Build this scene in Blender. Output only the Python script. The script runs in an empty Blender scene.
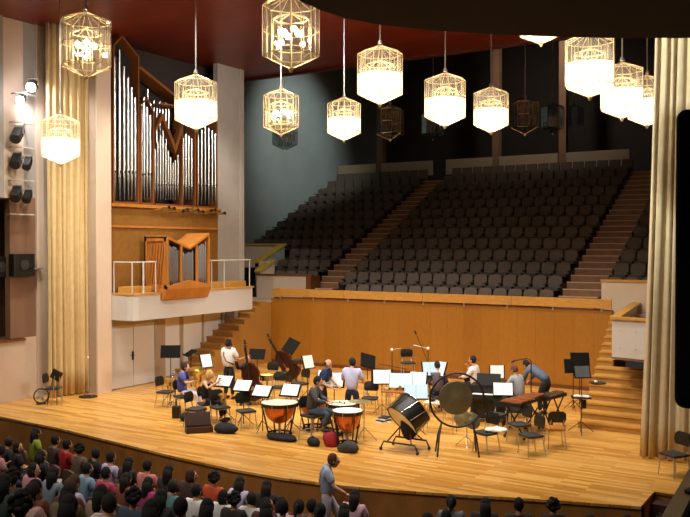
import bpy, bmesh, math, random
from math import sin, cos, tan, pi, radians, sqrt, atan2
from mathutils import Vector, Matrix, Euler
random.seed(7)
SC = bpy.context.scene
COL = SC.collection

# ------------------------------------------------------------------ camera
F = 850.0; TH = radians(32); PIT = radians(0.9); H = 4.5
FW = Vector((-sin(TH)*cos(PIT), cos(TH)*cos(PIT), -sin(PIT)))
RT = Vector((cos(TH), sin(TH), 0)); UP = RT.cross(FW)
cam = bpy.data.objects.new('camera', bpy.data.cameras.new('camera'))
COL.objects.link(cam)
cam.matrix_world = Matrix((RT, UP, -FW)).transposed().to_4x4()
cam.location = (0, 0, H)
cam.data.sensor_width = 36; cam.data.lens = F/690*36
cam.data.clip_start = .05; cam.data.clip_end = 200
SC.camera = cam
def ray(px, py): return FW + RT*((px-345)/F) + UP*((258.5-py)/F)
def G(px, py, z=0.0):
    d = ray(px, py); t = (z-H)/d.z
    return Vector((d.x*t, d.y*t, z))
def AX(px, py, x):
    d = ray(px, py); t = x/d.x
    return Vector((x, d.y*t, H+d.z*t))
def AD(px, py, D):
    d = ray(px, py); return Vector((d.x*D, d.y*D, H+d.z*D))

# ------------------------------------------------------------------ materials
def lin(c):
    if isinstance(c, str):
        c = c.lstrip('#'); c = [int(c[i:i+2], 16)/255 for i in (0, 2, 4)]
    return tuple(((v+.055)/1.055)**2.4 if v > .04045 else v/12.92 for v in c) + (1,)
MATS = {}
def mat(name, col, rough=.6, metal=0.0, noise=0.0, nscale=8.0, emit=None, estr=0, spec=.5, stretch=(1, 1, 1), bump=0.0, col2=None, sheen=0):
    if name in MATS: return MATS[name]
    m = bpy.data.materials.new(name); m.use_nodes = True
    nt = m.node_tree; b = nt.nodes['Principled BSDF']
    b.inputs['Base Color'].default_value = lin(col)
    b.inputs['Roughness'].default_value = rough; b.inputs['Metallic'].default_value = metal
    b.inputs['Specular IOR Level'].default_value = spec
    if noise or bump:
        tc = nt.nodes.new('ShaderNodeTexCoord'); mp = nt.nodes.new('ShaderNodeMapping')
        mp.inputs['Scale'].default_value = stretch
        nz = nt.nodes.new('ShaderNodeTexNoise'); nz.inputs['Scale'].default_value = nscale; nz.inputs['Detail'].default_value = 4
        nt.links.new(tc.outputs['Object'], mp.inputs[0]); nt.links.new(mp.outputs[0], nz.inputs[0])
        if noise:
            mx = nt.nodes.new('ShaderNodeMix'); mx.data_type = 'RGBA'
            a = lin(col); c2 = lin(col2) if col2 else tuple(v*(1-noise) for v in a[:3]) + (1,)
            mx.inputs[6].default_value = a; mx.inputs[7].default_value = c2
            rp = nt.nodes.new('ShaderNodeMapRange'); rp.inputs[1].default_value = .32; rp.inputs[2].default_value = .68
            nt.links.new(nz.outputs[0], rp.inputs[0]); nt.links.new(rp.outputs[0], mx.inputs[0]); nt.links.new(mx.outputs[2], b.inputs['Base Color'])
        if bump:
            bp = nt.nodes.new('ShaderNodeBump'); bp.inputs['Strength'].default_value = bump; bp.inputs['Distance'].default_value = .02
            nt.links.new(nz.outputs[0], bp.inputs['Height']); nt.links.new(bp.outputs[0], b.inputs['Normal'])
    if emit:
        b.inputs['Emission Color'].default_value = lin(emit); b.inputs['Emission Strength'].default_value = estr
    MATS[name] = m; return m
def brick_mat(name, c1, c2, cm, w, h, rough, rot=(0, 0, 0), mortar=.003, grain=(1, 12, 1), gn=.25, offs=.5, gscale=6, spec=.5):
    m = bpy.data.materials.new(name); m.use_nodes = True
    nt = m.node_tree; b = nt.nodes['Principled BSDF']; N = nt.nodes.new; L = nt.links.new
    tc = N('ShaderNodeTexCoord'); mp = N('ShaderNodeMapping'); mp.inputs['Rotation'].default_value = rot
    L(tc.outputs['Object'], mp.inputs[0])
    br = N('ShaderNodeTexBrick'); br.inputs['Scale'].default_value = 1
    br.inputs['Brick Width'].default_value = w; br.inputs['Row Height'].default_value = h
    br.inputs['Mortar Size'].default_value = mortar; br.inputs['Bias'].default_value = 0; br.offset = offs
    br.inputs['Color1'].default_value = lin(c1); br.inputs['Color2'].default_value = lin(c2); br.inputs['Mortar'].default_value = lin(cm)
    L(mp.outputs[0], br.inputs[0])
    mp2 = N('ShaderNodeMapping'); mp2.inputs['Scale'].default_value = grain; L(mp.outputs[0], mp2.inputs[0])
    nz = N('ShaderNodeTexNoise'); nz.inputs['Scale'].default_value = gscale; nz.inputs['Detail'].default_value = 5; L(mp2.outputs[0], nz.inputs[0])
    rp = N('ShaderNodeMapRange'); rp.inputs[1].default_value = .3; rp.inputs[2].default_value = .7; rp.inputs[3].default_value = 1-gn; rp.inputs[4].default_value = 1+gn*.4
    L(nz.outputs[0], rp.inputs[0])
    mx = N('ShaderNodeVectorMath'); mx.operation = 'MULTIPLY'
    L(br.outputs[0], mx.inputs[0]); L(rp.outputs[0], mx.inputs[1]); L(mx.outputs[0], b.inputs['Base Color'])
    b.inputs['Roughness'].default_value = rough; b.inputs['Specular IOR Level'].default_value = spec
    MATS[name] = m; return m
def glass_mat(name, tint, gl=.12, rough=.03, fr=0.0):
    m = bpy.data.materials.new(name); m.use_nodes = True; nt = m.node_tree
    for n in list(nt.nodes): nt.nodes.remove(n)
    o = nt.nodes.new('ShaderNodeOutputMaterial'); mx = nt.nodes.new('ShaderNodeMixShader'); mx.inputs[0].default_value = gl
    t = nt.nodes.new('ShaderNodeBsdfTransparent'); t.inputs[0].default_value = lin(tint)
    g = nt.nodes.new('ShaderNodeBsdfGlossy'); g.inputs['Roughness'].default_value = rough
    nt.links.new(t.outputs[0], mx.inputs[1]); nt.links.new(g.outputs[0], mx.inputs[2])
    if fr:
        tr = nt.nodes.new('ShaderNodeBsdfTranslucent'); tr.inputs[0].default_value = (1, .96, .9, 1); m2 = nt.nodes.new('ShaderNodeMixShader'); m2.inputs[0].default_value = fr
        nt.links.new(mx.outputs[0], m2.inputs[1]); nt.links.new(tr.outputs[0], m2.inputs[2]); nt.links.new(m2.outputs[0], o.inputs[0])
    else: nt.links.new(mx.outputs[0], o.inputs[0])
    MATS[name] = m; return m
M_floor = brick_mat('oak_stage_floor', '#eeb862', '#c28434', '#94602a', 1.5, .10, .28, gn=.16, grain=(1, 9, 1), offs=.37, mortar=.002)
M_panel = brick_mat('orange_wood_panel', '#a97122', '#a0691d', '#7e4f16', 2.9, .62, .42, rot=(0, 0, radians(90)), grain=(.6, 10, 1), gn=.18, offs=0, mortar=.004)
M_orgpanel = brick_mat('organ_oak_panel', '#c18f45', '#b8863c', '#8d6026', 3.0, .6, .5, rot=(0, 0, 0), grain=(10, 1, 1), gn=.15, offs=0, mortar=.004)
M_ceiling = brick_mat('mahogany_ceiling', '#7a2c14', '#64220f', '#2a0e06', 5.0, .75, .38, grain=(1, 8, 1), gn=.35, offs=.5, mortar=.012, gscale=2)
M_rail = mat('light_oak', '#cf9745', .45, noise=.25, nscale=4, stretch=(1, 6, 6))
M_stair = mat('stair_oak', '#c08a3e', .5, noise=.2, nscale=4, stretch=(1, 6, 6))
M_riser = mat('stair_riser_wood', '#bb8a44', .5, noise=.25, nscale=4, stretch=(1, 6, 6))
M_fascia = mat('stage_fascia_wood', '#b87a36', .6, noise=.3, nscale=3, stretch=(1, 1, .4))
M_white = mat('white_paint', '#cfc9c0', .75, noise=.06, nscale=1.2)
M_pink = mat('warm_plaster', '#d9c1a8', .85, noise=.08, nscale=1.5)
M_grey = mat('grey_concrete', '#a79f94', .85, noise=.14, nscale=1.3)
M_bluegrey = mat('blue_grey_plaster', '#8b9490', .85, noise=.12, nscale=.8)
M_brownwall = mat('brown_plaster', '#8d6a50', .85, noise=.12, nscale=1)
M_beige = mat('beige_plaster', '#b09a7e', .8, noise=.1, nscale=2)
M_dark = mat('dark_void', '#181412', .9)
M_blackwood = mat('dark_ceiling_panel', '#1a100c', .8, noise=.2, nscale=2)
M_tier = mat('tier_floor', '#4a352a', .8, noise=.2, nscale=2)
M_aisle = mat('aisle_wood', '#8f6a4c', .6, noise=.3, nscale=3)
M_nose = mat('aisle_nosing', '#cfa684', .6)
M_seat = mat('seat_fabric', '#4e443b', .9, noise=.15, nscale=14)
M_seatback = mat('seat_shell', '#5d5146', .75)
M_gold = mat('gold_rim', '#c2a137', .45, noise=.15, nscale=4)
M_curtain = mat('curtain_fabric', '#d2b680', .85, noise=.12, nscale=5)
M_curtain2 = mat('curtain_fabric_right', '#cbb893', .85, noise=.12, nscale=5)
M_brass = mat('brass_frame', '#e6cf9c', .4, metal=.5)
M_gbrass = mat('instrument_brass', '#ecc860', .28, metal=.9)
M_chrome = mat('chrome', '#c8c8c8', .2, metal=1)
M_steel = mat('steel_tube', '#b8b4ae', .35, metal=.7)
M_pipe = mat('pipe_tin', '#c9c6c2', .27, metal=1)
M_case = mat('organ_case_wood', '#7e4a20', .5, noise=.2, nscale=5)
M_casel = mat('organ_case_light', '#c27c34', .45, noise=.2, nscale=5, stretch=(1, 1, .3))
M_black = mat('black_plastic', '#15140f', .45)
M_desk = mat('black_desk', '#0e0d0c', .7, spec=.15)
M_blackc = mat('black_cloth', '#161518', .9)
M_charc = mat('charcoal_fabric', '#33302f', .85)
M_paper = mat('paper', '#f4f1ee', .8)
M_paperb = mat('blue_folder', '#bcd8ea', .7)
M_drumskin = mat('drum_skin', '#e6dcc0', .5)
M_copper = mat('copper_kettle', '#d27a44', .3, metal=.85, noise=.2, nscale=3)
M_darkred = mat('dark_red_metal', '#4a1812', .4)
M_rosewood = mat('rosewood_bars', '#a86238', .4, noise=.3, nscale=6)
M_bass = mat('bass_varnish', '#3a120a', .3, noise=.3, nscale=3)
M_gong = mat('gong_bronze', '#6c6448', .5, metal=.35, noise=.35, nscale=4)
M_cymbal = mat('cymbal_bronze', '#d8c890', .3, metal=.8)
M_glass = glass_mat('lantern_glass', '#f3eee6', .10, fr=.07)
M_glassl = glass_mat('etched_lantern_glass', '#f3eee6', .08, fr=.38)
M_glassc = glass_mat('clear_lantern_glass', '#f3eee6', .10, fr=.035)
M_glassd = glass_mat('unlit_lantern_glass', '#dfeaea', .22)
M_bulb = mat('lamp_bulb', '#ffffff', .4, emit='#ffe8c4', estr=120)
M_crystal = mat('glowing_crystal', '#fff6e6', .3, emit='#ffe6c0', estr=9)  # emission stands in for bulb light caught in the crystal
M_spotlens = mat('spot_lens', '#ffffff', .3, emit='#f4f2ff', estr=60)
M_leather = mat('brown_leather', '#3a2016', .5)
M_redbag = mat('red_bag_fabric', '#8e1420', .8)
def cloth(c): return mat('cloth_'+c.lstrip('#'), c, .9, noise=.12, nscale=9)

# ------------------------------------------------------------------ mesh builder
class MB:
    def __init__(s): s.v = []; s.f = []; s.m = []; s.cur = 0
    def add(s, vs, fs):
        o = len(s.v); s.v += [Vector(v) for v in vs]
        for f in fs: s.f.append([o+i for i in f]); s.m.append(s.cur)
        return s
    def mi(s, i): s.cur = i; return s
    def box(s, c, d, R=None):
        x, y, z = d[0]/2, d[1]/2, d[2]/2; c = Vector(c)
        vs = [Vector(p) for p in ((-x,-y,-z),(x,-y,-z),(x,y,-z),(-x,y,-z),(-x,-y,z),(x,-y,z),(x,y,z),(-x,y,z))]
        if R is not None:
            R = Euler(R).to_matrix() if not isinstance(R, Matrix) else R
            vs = [R @ v for v in vs]
        return s.add([v+c for v in vs], [(0,3,2,1),(4,5,6,7),(0,1,5,4),(1,2,6,5),(2,3,7,6),(3,0,4,7)])
    def bb(s, a, b):
        return s.box([(a[i]+b[i])/2 for i in range(3)], [abs(b[i]-a[i]) for i in range(3)])
    def ringtube(s, pts, rs, n=8, closed=False, caps=True):
        pts = [Vector(p) for p in pts]; k = len(pts)
        if not hasattr(rs, '__len__'): rs = [rs]*k
        o = len(s.v); prev = None
        for i, p in enumerate(pts):
            a = pts[(i-1) % k] if (closed or i > 0) else p
            b = pts[(i+1) % k] if (closed or i < k-1) else p
            t = (b-a).normalized()
            if prev is None:
                u = t.cross(Vector((0, 0, 1)))
                if u.length < .1: u = t.cross(Vector((1, 0, 0)))
                u.normalize()
            else:
                u = prev - t*prev.dot(t)
                if u.length < 1e-4: u = t.orthogonal()
                u.normalize()
            prev = u; w = t.cross(u)
            for j in range(n):
                an = 2*pi*j/n; s.v.append(p + (u*cos(an)+w*sin(an))*rs[i])
        for i in range(k if closed else k-1):
            i2 = (i+1) % k
            for j in range(n):
                j2 = (j+1) % n
                s.f.append([o+i*n+j, o+i*n+j2, o+i2*n+j2, o+i2*n+j]); s.m.append(s.cur)
        if caps and not closed:
            s.f.append([o+j for j in reversed(range(n))]); s.m.append(s.cur)
            s.f.append([o+(k-1)*n+j for j in range(n)]); s.m.append(s.cur)
        return s
    def rod(s, a, b, r, n=6, r2=None): return s.ringtube([a, b], [r, r if r2 is None else r2], n)
    def lathe(s, prof, c=(0, 0, 0), n=16, R=None):
        c = Vector(c); o = len(s.v); k = len(prof)
        for (r, z) in prof:
            for j in range(n):
                a = 2*pi*j/n; v = Vector((r*cos(a), r*sin(a), z))
                if R is not None: v = R @ v
                s.v.append(v+c)
        for i in range(k-1):
            for j in range(n):
                j2 = (j+1) % n; s.f.append([o+i*n+j, o+i*n+j2, o+(i+1)*n+j2, o+(i+1)*n+j]); s.m.append(s.cur)
        s.f.append([o+j for j in reversed(range(n))]); s.m.append(s.cur)
        s.f.append([o+(k-1)*n+j for j in range(n)]); s.m.append(s.cur)
        return s
    def ball(s, c, r, n=12, k=8, R=None, fn=None):
        c = Vector(c)
        if not hasattr(r, '__len__'): r = (r, r, r)
        o = len(s.v)
        for i in range(k+1):
            ph = pi*i/k
            for j in range(n):
                a = 2*pi*j/n; v = Vector((sin(ph)*cos(a), sin(ph)*sin(a), cos(ph)))
                v = Vector((v.x*r[0], v.y*r[1], v.z*r[2]))
                if fn: v = fn(v)
                if R is not None: v = R @ v
                s.v.append(v+c)
        for i in range(k):
            for j in range(n):
                j2 = (j+1) % n; s.f.append([o+i*n+j, o+(i+1)*n+j, o+(i+1)*n+j2, o+i*n+j2]); s.m.append(s.cur)
        return s
    def prism(s, poly, z0, z1, f=None):
        n = len(poly); g = f or (lambda p, z: (p[0], p[1], z))
        vs = [g(p, z0) for p in poly] + [g(p, z1) for p in poly]
        return s.add(vs, [list(reversed(range(n))), [n+i for i in range(n)]] + [[i, (i+1) % n, n+(i+1) % n, n+i] for i in range(n)])
    def prism_x(s, poly, x0, x1): return s.prism(poly, x0, x1, lambda p, t: (t, p[0], p[1]))
    def prism_y(s, poly, y0, y1): return s.prism(poly, y0, y1, lambda p, t: (p[0], t, p[1]))
    def build(s, name, mats, parent=None, world=False, smooth=False, bevel=0, loc=None):
        me = bpy.data.meshes.new(name)
        vs = s.v; off = Vector((0, 0, 0))
        if parent is None:
            if loc is not None: off = Vector(loc)
            elif world is True or world is False:
                xs = [v.x for v in vs]; ys = [v.y for v in vs]; zs = [v.z for v in vs]
                off = Vector(((min(xs)+max(xs))/2, (min(ys)+max(ys))/2, min(zs)))
        elif world: off = wloc(parent)
        me.from_pydata([tuple(v-off) for v in vs], [], s.f)
        if not isinstance(mats, (list, tuple)): mats = [mats]
        for m in mats: me.materials.append(m)
        me.polygons.foreach_set('material_index', s.m)
        if smooth:
            me.polygons.foreach_set('use_smooth', [True]*len(s.f))
        me.validate(); me.update()
        bm = bmesh.new(); bm.from_mesh(me)
        bmesh.ops.remove_doubles(bm, verts=bm.verts, dist=1e-5)
        bmesh.ops.recalc_face_normals(bm, faces=bm.faces)
        bm.to_mesh(me); bm.free()
        if smooth and smooth != 'all':
            me.set_sharp_from_angle(angle=radians(40))
        o = bpy.data.objects.new(name, me); COL.objects.link(o)
        if parent is None: o.location = off
        else: o.parent = parent
        if bevel:
            b = o.modifiers.new('bevel', 'BEVEL'); b.width = bevel; b.segments = 2; b.limit_method = 'ANGLE'
        return o
def wloc(o):
    v = Vector((0, 0, 0))
    while o is not None: v += Vector(o.location); o = o.parent
    return v
def tag(o, label, cat, group=None, kind=None):
    o['label'] = label; o['category'] = cat
    if group: o['group'] = group
    if kind: o['kind'] = kind
    return o
def thing(name, label, cat, loc=(0, 0, 0), rz=0, group=None):
    o = bpy.data.objects.new(name, None); COL.objects.link(o)
    o.location = loc; o.rotation_euler = (0, 0, rz); o.empty_display_size = .1
    return tag(o, label, cat, group)
def struct(name, mb, m, **k):
    o = mb.build(name, m, **k); o['kind'] = 'structure'; return o
def dup(root, loc, rz=None, label=None, group=None, scale=None, swap=None):
    def cp(o, par):
        c = o.copy(); COL.objects.link(c)
        if par is not None: c.parent = par
        for ch in kids.get(o.name, []): cp(ch, c)
        return c
    c = cp(root, None); c.location = loc
    if rz is not None: c.rotation_euler = (0, 0, rz)
    if scale: c.scale = (scale,)*3
    if label: c['label'] = label
    if group: c['group'] = group
    return c
kids = {}
def regkids(root):
    todo = [root]; allo = list(bpy.data.objects)
    while todo:
        o = todo.pop(); ch = [c for c in allo if c.parent == o]; kids[o.name] = ch; todo += ch
    return root
def face_rz(d):           # local -y faces world direction d
    return atan2(d[0], -d[1])
ES = 1000; EXPO = 0.0
# ================================================================== SETTING
EDGE = [(-24, 14.7), (-21.2, 14.3), (-19.4, 14.08), (-17, 13.95), (-14.55, 13.63), (-12.5, 13.36), (-11, 13.24), (-9.7, 13.25), (-8.4, 13.42), (-7.4, 13.7), (-6.35, 14.05), (-4.85, 14.6), (-3.4, 15.05)]
def yedge(x):
    for (x0, y0), (x1, y1) in zip(EDGE, EDGE[1:]):
        if x0 <= x <= x1: return y0+(y1-y0)*(x-x0)/(x1-x0)
    return EDGE[0][1] if x < EDGE[0][0] else EDGE[-1][1]+(x+3.4)*.3
poly = EDGE + [(-3.4, 16.1), (-2.2, 16.1), (-1.6, 15.7), (-1.6, 31), (-24, 31)]
b = MB().prism(poly, -.05, 0)
struct('floor', b, M_floor, loc=(0, 0, 0))
# fascia below the stage edge
b = MB()
for (x0, y0), (x1, y1) in zip(EDGE, EDGE[1:]):
    b.prism([(x0, y0+.05), (x1, y1+.05), (x1, y1+.25), (x0, y0+.25)], -1.25, -.05)
b.bb((-3.5, 15.1, -1.25), (-3.4, 16.2, -.05)); b.bb((-3.5, 16.15, -1.25), (-2.1, 16.3, -.05)); b.bb((-2.2, 15.75, -1.25), (-1, 15.9, -.05))
struct('trim_stage_front', b, M_fascia, loc=(0, 0, 0))
st = thing('stage_steps', 'small dark wooden steps let into the right end of the stage edge', 'steps', (-2.8, 15.6, -1.05))
for k in range(4):
    MB().bb((-3.38, 14.85+.3*k, -1.05), (-2.22, 15.15+.3*k, -1.05+.23*(k+1))).build('step', M_leather if k % 2 else M_fascia, st, world=True)
# raked audience floor: height by distance in front of the edge
def zfloor(x, y):
    r = math.hypot(x+11.5, y-27); k = math.floor((r-14.6)/.82)
    return -1.05 + .235*max(0, min(k-1, 13))
b = MB()
for k in range(0, 16):
    r0 = 14.6+.82*k if k else 12.5; r1 = 14.6+.82*(k+1); z = -1.05+.235*max(0, min(k-1, 13)); poly = []
    for i in range(41):
        a = radians(-160+i*3.5); poly.append((-11.5+r1*cos(a), 27+r1*sin(a)))
    for i in reversed(range(41)):
        a = radians(-160+i*3.5); poly.append((-11.5+r0*cos(a), 27+r0*sin(a)))
    o_ = len(b.v); n_ = 41
    for (x, y) in poly: b.v.append(Vector((x, y, z)))
    for (x, y) in poly: b.v.append(Vector((x, y, z-.3)))
    for i in range(n_-1):
        j = 2*n_-1-i
        b.f.append([o_+i, o_+i+1, o_+j-1, o_+j]); b.m.append(0)
        b.f.append([o_+j, o_+j-1, o_+j-1+2*n_, o_+j+2*n_]); b.m.append(0)
struct('floor', b, mat('auditorium_carpet', '#2a1d18', .95), loc=(0, 0, 0))

# panel behind the stage
struct('wall_back', MB().bb((-19.75, 26.22, 0), (-6.8, 26.45, 2.48)), M_panel, loc=(-19.75, 26.3, 0))
struct('baseboard_back', MB().bb((-19.7, 26.19, 0), (-6.85, 26.225, .12)), mat('dark_skirting', '#6b3a14', .5))
rl = thing('railing', 'long light oak board rail on small brackets along the top of the wooden stage panel', 'railing', (-13.2, 26.3, 2.48))
for i in range(4):
    x0 = -19.6+3.2*i; MB().bb((x0+.006, 26.14, 2.56), (x0+3.194, 26.22, 2.85)).build('board', M_rail, rl, world=True, bevel=.008)
for i in range(9):
    MB().bb((-19.3+1.52*i, 26.18, 2.44), (-19.24+1.52*i, 26.3, 2.6)).build('bracket', M_steel, rl, world=True)
MB().bb((-19.6, 26.22, 2.48), (-6.8, 26.36, 2.52)).build('dark_strip', M_case, rl, world=True)

# left stairs
sl = thing('staircase', 'oak stairs climbing beside the organ balcony to the choir landing on the left', 'stairs', (-20.2, 24, 0))
for k in range(1, 13):
    z = .198*k; y0 = 25.88-.33*(13-k)+.0
    MB().bb((-20.7, y0, 0), (-19.80, y0+.33, z-.046)).build('riser', M_riser, sl, world=True)
    MB().bb((-20.7, y0-.025, z-.045), (-19.80, y0+.329, z)).build('tread', M_rail, sl, world=True)
sp = [(21.92, 0)]
for k in range(1, 13): y0 = 25.88-.33*(13-k); sp += [(y0, .198*k-.02), (y0+.33, .198*k-.02)]
sp += [(26.2, 2.36), (26.2, 0)]
MB().prism_x(sp, -19.795, -19.72).build('side_panel', M_riser, sl, world=True)
struct('floor', MB().bb((-22.2, 25.86, 2.3), (-19.7, 27.5, 2.38)).bb((-19.7, 26.45, 2.3), (-4.6, 27.0, 2.38)), mat('landing', '#b5a58a', .7), loc=(0, 0, 2.3))
# right stairs
sr = thing('staircase', 'wide oak stairs rising beside the wooden panel at the right of the stage', 'stairs', (-5.4, 23.5, 0))
for k in range(1, 15):
    z = .17*k; y0 = 20.75+.40*(k-1); xl = -6.2-.045*(k-1)
    xr = -4.62 if k < 8 else -5.55-(y0+.4-21.2)*.15-.1
    MB().bb((xl, y0, 0), (xr, y0+.399, z-.046)).build('riser', M_riser, sr, world=True)
    MB().bb((xl, y0-.03, z-.045), (xr, y0+.398, z)).build('tread', M_rail, sr, world=True)
struct('wall_right', MB().bb((-4.6, 21.6, 0), (-4.35, 45, 15.3)), M_beige, loc=(-4.5, 20, 0))
# right white balcony box
bx = thing('balcony_box', 'white balcony box with oak rim overhanging the right stairs beside the curtain', 'balcony', (-5.2, 23, 1.6))
zt = 2.66
A0 = G(612, 319, zt); 
MB().prism([(A0.x, A0.y), (-4.62, A0.y-.25), (-4.62, A0.y-.15), (A0.x, A0.y+.1)], 1.72, zt).build('front_parapet', M_white, bx, world=True)
MB().prism([(A0.x, A0.y+.1), (A0.x+.1, A0.y+.1), (-6.3, 27.25), (-6.4, 27.25)], 1.72, zt).build('side_parapet', M_white, bx, world=True)
MB().prism([(A0.x-.03, A0.y-.06), (-4.62, A0.y-.31), (-4.62, A0.y-.1), (A0.x+.18, A0.y+.13)], zt, zt+.06).build('rim', M_rail, bx, world=True)
MB().prism([(A0.x-.03, A0.y-.06), (A0.x+.18, A0.y+.1), (-6.18, 27.25), (-6.45, 27.25)], zt, zt+.06).build('rim', M_rail, bx, world=True)
MB().prism([(A0.x, A0.y), (-4.62, A0.y-.2), (-4.62, 27.25), (-6.4, 27.25)], 1.66, 1.74).build('base_slab', M_brownwall, bx, world=True)
for zz in (1.95, 2.4):
    for xx in (-5.35, -4.95): MB().box((xx, A0.y-.02-(xx-A0.x)*.25/1.0, zz), (.014, .04, .014)).build('fixing_screw', M_steel, bx, world=True)
# white wall with rim right of the choir
o = thing('parapet', 'pale parapet wall with thin wooden rim below the right choir seats', 'parapet', (-5.9, 27.35, 2.2))
MB().bb((-7.42, 27.3, 2.0), (-4.6, 27.45, 3.34)).build('panel', M_pink, o, world=True)
MB().bb((-7.45, 27.27, 3.34), (-4.6, 27.48, 3.41)).build('rim', M_rail, o, world=True)
# left choir parapets
o = thing('parapet', 'white boxed parapet with brown cap between choir seats and left landing', 'parapet', (-20, 27.5, 2.38))
MB().bb((-21.4, 27.45, 2.38), (-18.95, 27.6, 3.28)).build('panel', M_pink, o, world=True)
MB().bb((-21.43, 27.42, 3.28), (-18.7, 27.63, 3.34)).build('rim', M_case, o, world=True)
MB().bb((-18.95, 27.43, 2.38), (-18.72, 28.1, 3.28)).build('end_post', M_case, o, world=True)
o = thing('parapet', 'white parapet with sloping gold rim beside the lowest left choir seats', 'parapet', (-22, 29, 2.4))
MB().prism_x([(28.25, 2.4), (30.1, 2.4), (30.1, 4.49), (28.25, 3.75)], -22.1, -21.92).build('panel', M_bluegrey, o, world=True)
MB().prism_x([(28.2, 3.74), (30.1, 4.49), (30.1, 4.57), (28.2, 3.82)], -22.2, -21.86).build('rim', M_gold, o, world=True)
MB().bb((-25.15, 30.0, 4.49), (-21.9, 30.2, 4.57)).build('rim', M_gold, o, world=True)
MB().bb((-25.15, 30.05, 3.5), (-22, 30.2, 4.49)).build('panel', M_pink, o, world=True)
o = thing('parapet', 'short lower parapet with gold sloping rim above the dark doorway', 'parapet', (-21.5, 28, 3.3))
MB().prism_x([(27.6, 2.4), (28.6, 2.4), (28.6, 3.82), (27.6, 3.36)], -21.5, -21.35).build('panel', M_pink, o, world=True)
MB().prism_x([(27.55, 3.38), (28.6, 3.82), (28.6, 3.9), (27.55, 3.46)], -21.6, -21.28).build('rim', M_gold, o, world=True)
MB().bb((-22.1, 28.25, 3.6), (-21.4, 28.4, 3.82)).build('panel', M_pink, o, world=True)
struct('doorway_shade', MB().bb((-25, 30.3, 2.3), (-22, 30.4, 3.6)), M_dark)  # dark slab stands in for the shade inside the open doorway

# left side
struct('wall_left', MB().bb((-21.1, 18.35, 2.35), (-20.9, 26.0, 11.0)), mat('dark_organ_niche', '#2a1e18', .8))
struct('wall_left', MB().bb((-20.95, 18.3, 0), (-20.72, 26.0, 2.3)), M_beige)
struct('wall_left', MB().bb((-25.4, 25.6, 2.3), (-25.2, 45, 15.3)), M_bluegrey)
struct('wall_left', MB().bb((-25.3, 24.6, 0), (-20.22, 24.8, 11)), M_grey)
struct('pillar', MB().bb((-20.75, 17.75, 0), (-19.95, 18.32, 11.0)), M_beige)['kind'] = 'structure'
struct('pillar', MB().bb((-19.95, 17.76, 0), (-19.9, 18.32, 11.0)), M_pink)  # lit side of the pillar, its paler tone put into the colour
struct('pillar', MB().bb((-20.2, 23.42, 2.4), (-20.0, 24.62, 11.0)), M_grey)
struct('wall_left', MB().bb((-21.35, 16.5, 0), (-21.05, 16.95, 11.0)), M_pink)
struct('wall_left', MB().bb((-21.35, 15.62, 1.8), (-21.12, 16.5, 5.9)), M_brownwall)
struct('wall_left', MB().bb((-21.35, 16.1, 0), (-21.12, 16.5, 1.8)), M_pink)
struct('wall_left', MB().bb((-21.35, 16.1, 5.9), (-21.12, 16.5, 11)), M_grey)
struct('wall_left', MB().bb((-21.6, 10, -1.2), (-21.12, 16.1, 1.72)).bb((-21.12, 14.3, 0), (-21.1, 16.1, 1.72)), M_pink)
struct('wall_left', MB().bb((-21.6, 14.2, 5.85), (-21.12, 16.1, 11.0)), M_pink)
struct('wall_left', MB().bb((-22.9, 12, 1.7), (-22.7, 17, 5.9)), M_brownwall)
struct('trim_left', MB().bb((-21.7, 12, 1.72), (-21.05, 16.1, 1.78)), M_case)
o = struct('wall_left', MB().bb((-21.9, 12.2, 5.85), (-21.0, 15.35, 12.0)), M_grey)
# fluted shaft between organ pillar and choir
b = MB()
for i in range(2): b.rod((-20.02-.01*i, 24.7+.13*i, 2.4), (-20.02-.01*i, 24.7+.13*i, 11.0), .08, 8)
struct('pillar', b, M_grey, smooth=True)
# ceiling
struct('ceiling', MB().bb((-24, 10.3, 11.0), (-1.5, 26.3, 11.25)), M_ceiling, loc=(-24, 10, 11))
struct('ceiling', MB().bb((-24, -3, 11.0), (-1.5, 10.3, 11.25)), M_ceiling, loc=(-24, -3, 11))
struct('trim_ceiling', MB().bb((-24, 26.2, 10.92), (-4, 26.35, 11.5)), mat('ceiling_edge', '#4a1a0e', .6))
struct('ceiling', MB().bb((-26, 26.2, 15.3), (-2, 46, 15.5)), M_blackwood)
struct('wall_back', MB().bb((-26, 44.5, 7), (-2, 44.8, 15.5)), mat('dark_rear_wall', '#33281f', .8, noise=.2, nscale=1))
# dark curved soffit of the upper balcony overhead
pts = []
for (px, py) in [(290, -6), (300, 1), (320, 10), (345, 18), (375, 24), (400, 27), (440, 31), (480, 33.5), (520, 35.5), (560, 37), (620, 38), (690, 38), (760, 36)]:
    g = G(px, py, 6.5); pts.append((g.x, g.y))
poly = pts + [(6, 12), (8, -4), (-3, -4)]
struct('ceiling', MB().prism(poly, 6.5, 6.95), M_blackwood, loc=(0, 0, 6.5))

# rear parapets and pillars
for (x0, x1) in ((-25.15, -22.7), (-22.35, -19.4), (-18.6, -16.1), (-15.75, -12.8), (-12.4, -9.5), (-8.5, -4.6)):
    struct('trim_rear', MB().bb((x0, 39.45, 8.1), (x1, 39.6, 8.85)), M_beige)
for x in (-22.5, -15.95, -12.6, -6.5):
    struct('pillar', MB().bb((x-.17, 39.5, 8), (x+.17, 39.9, 15.3)), M_brownwall)
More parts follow.
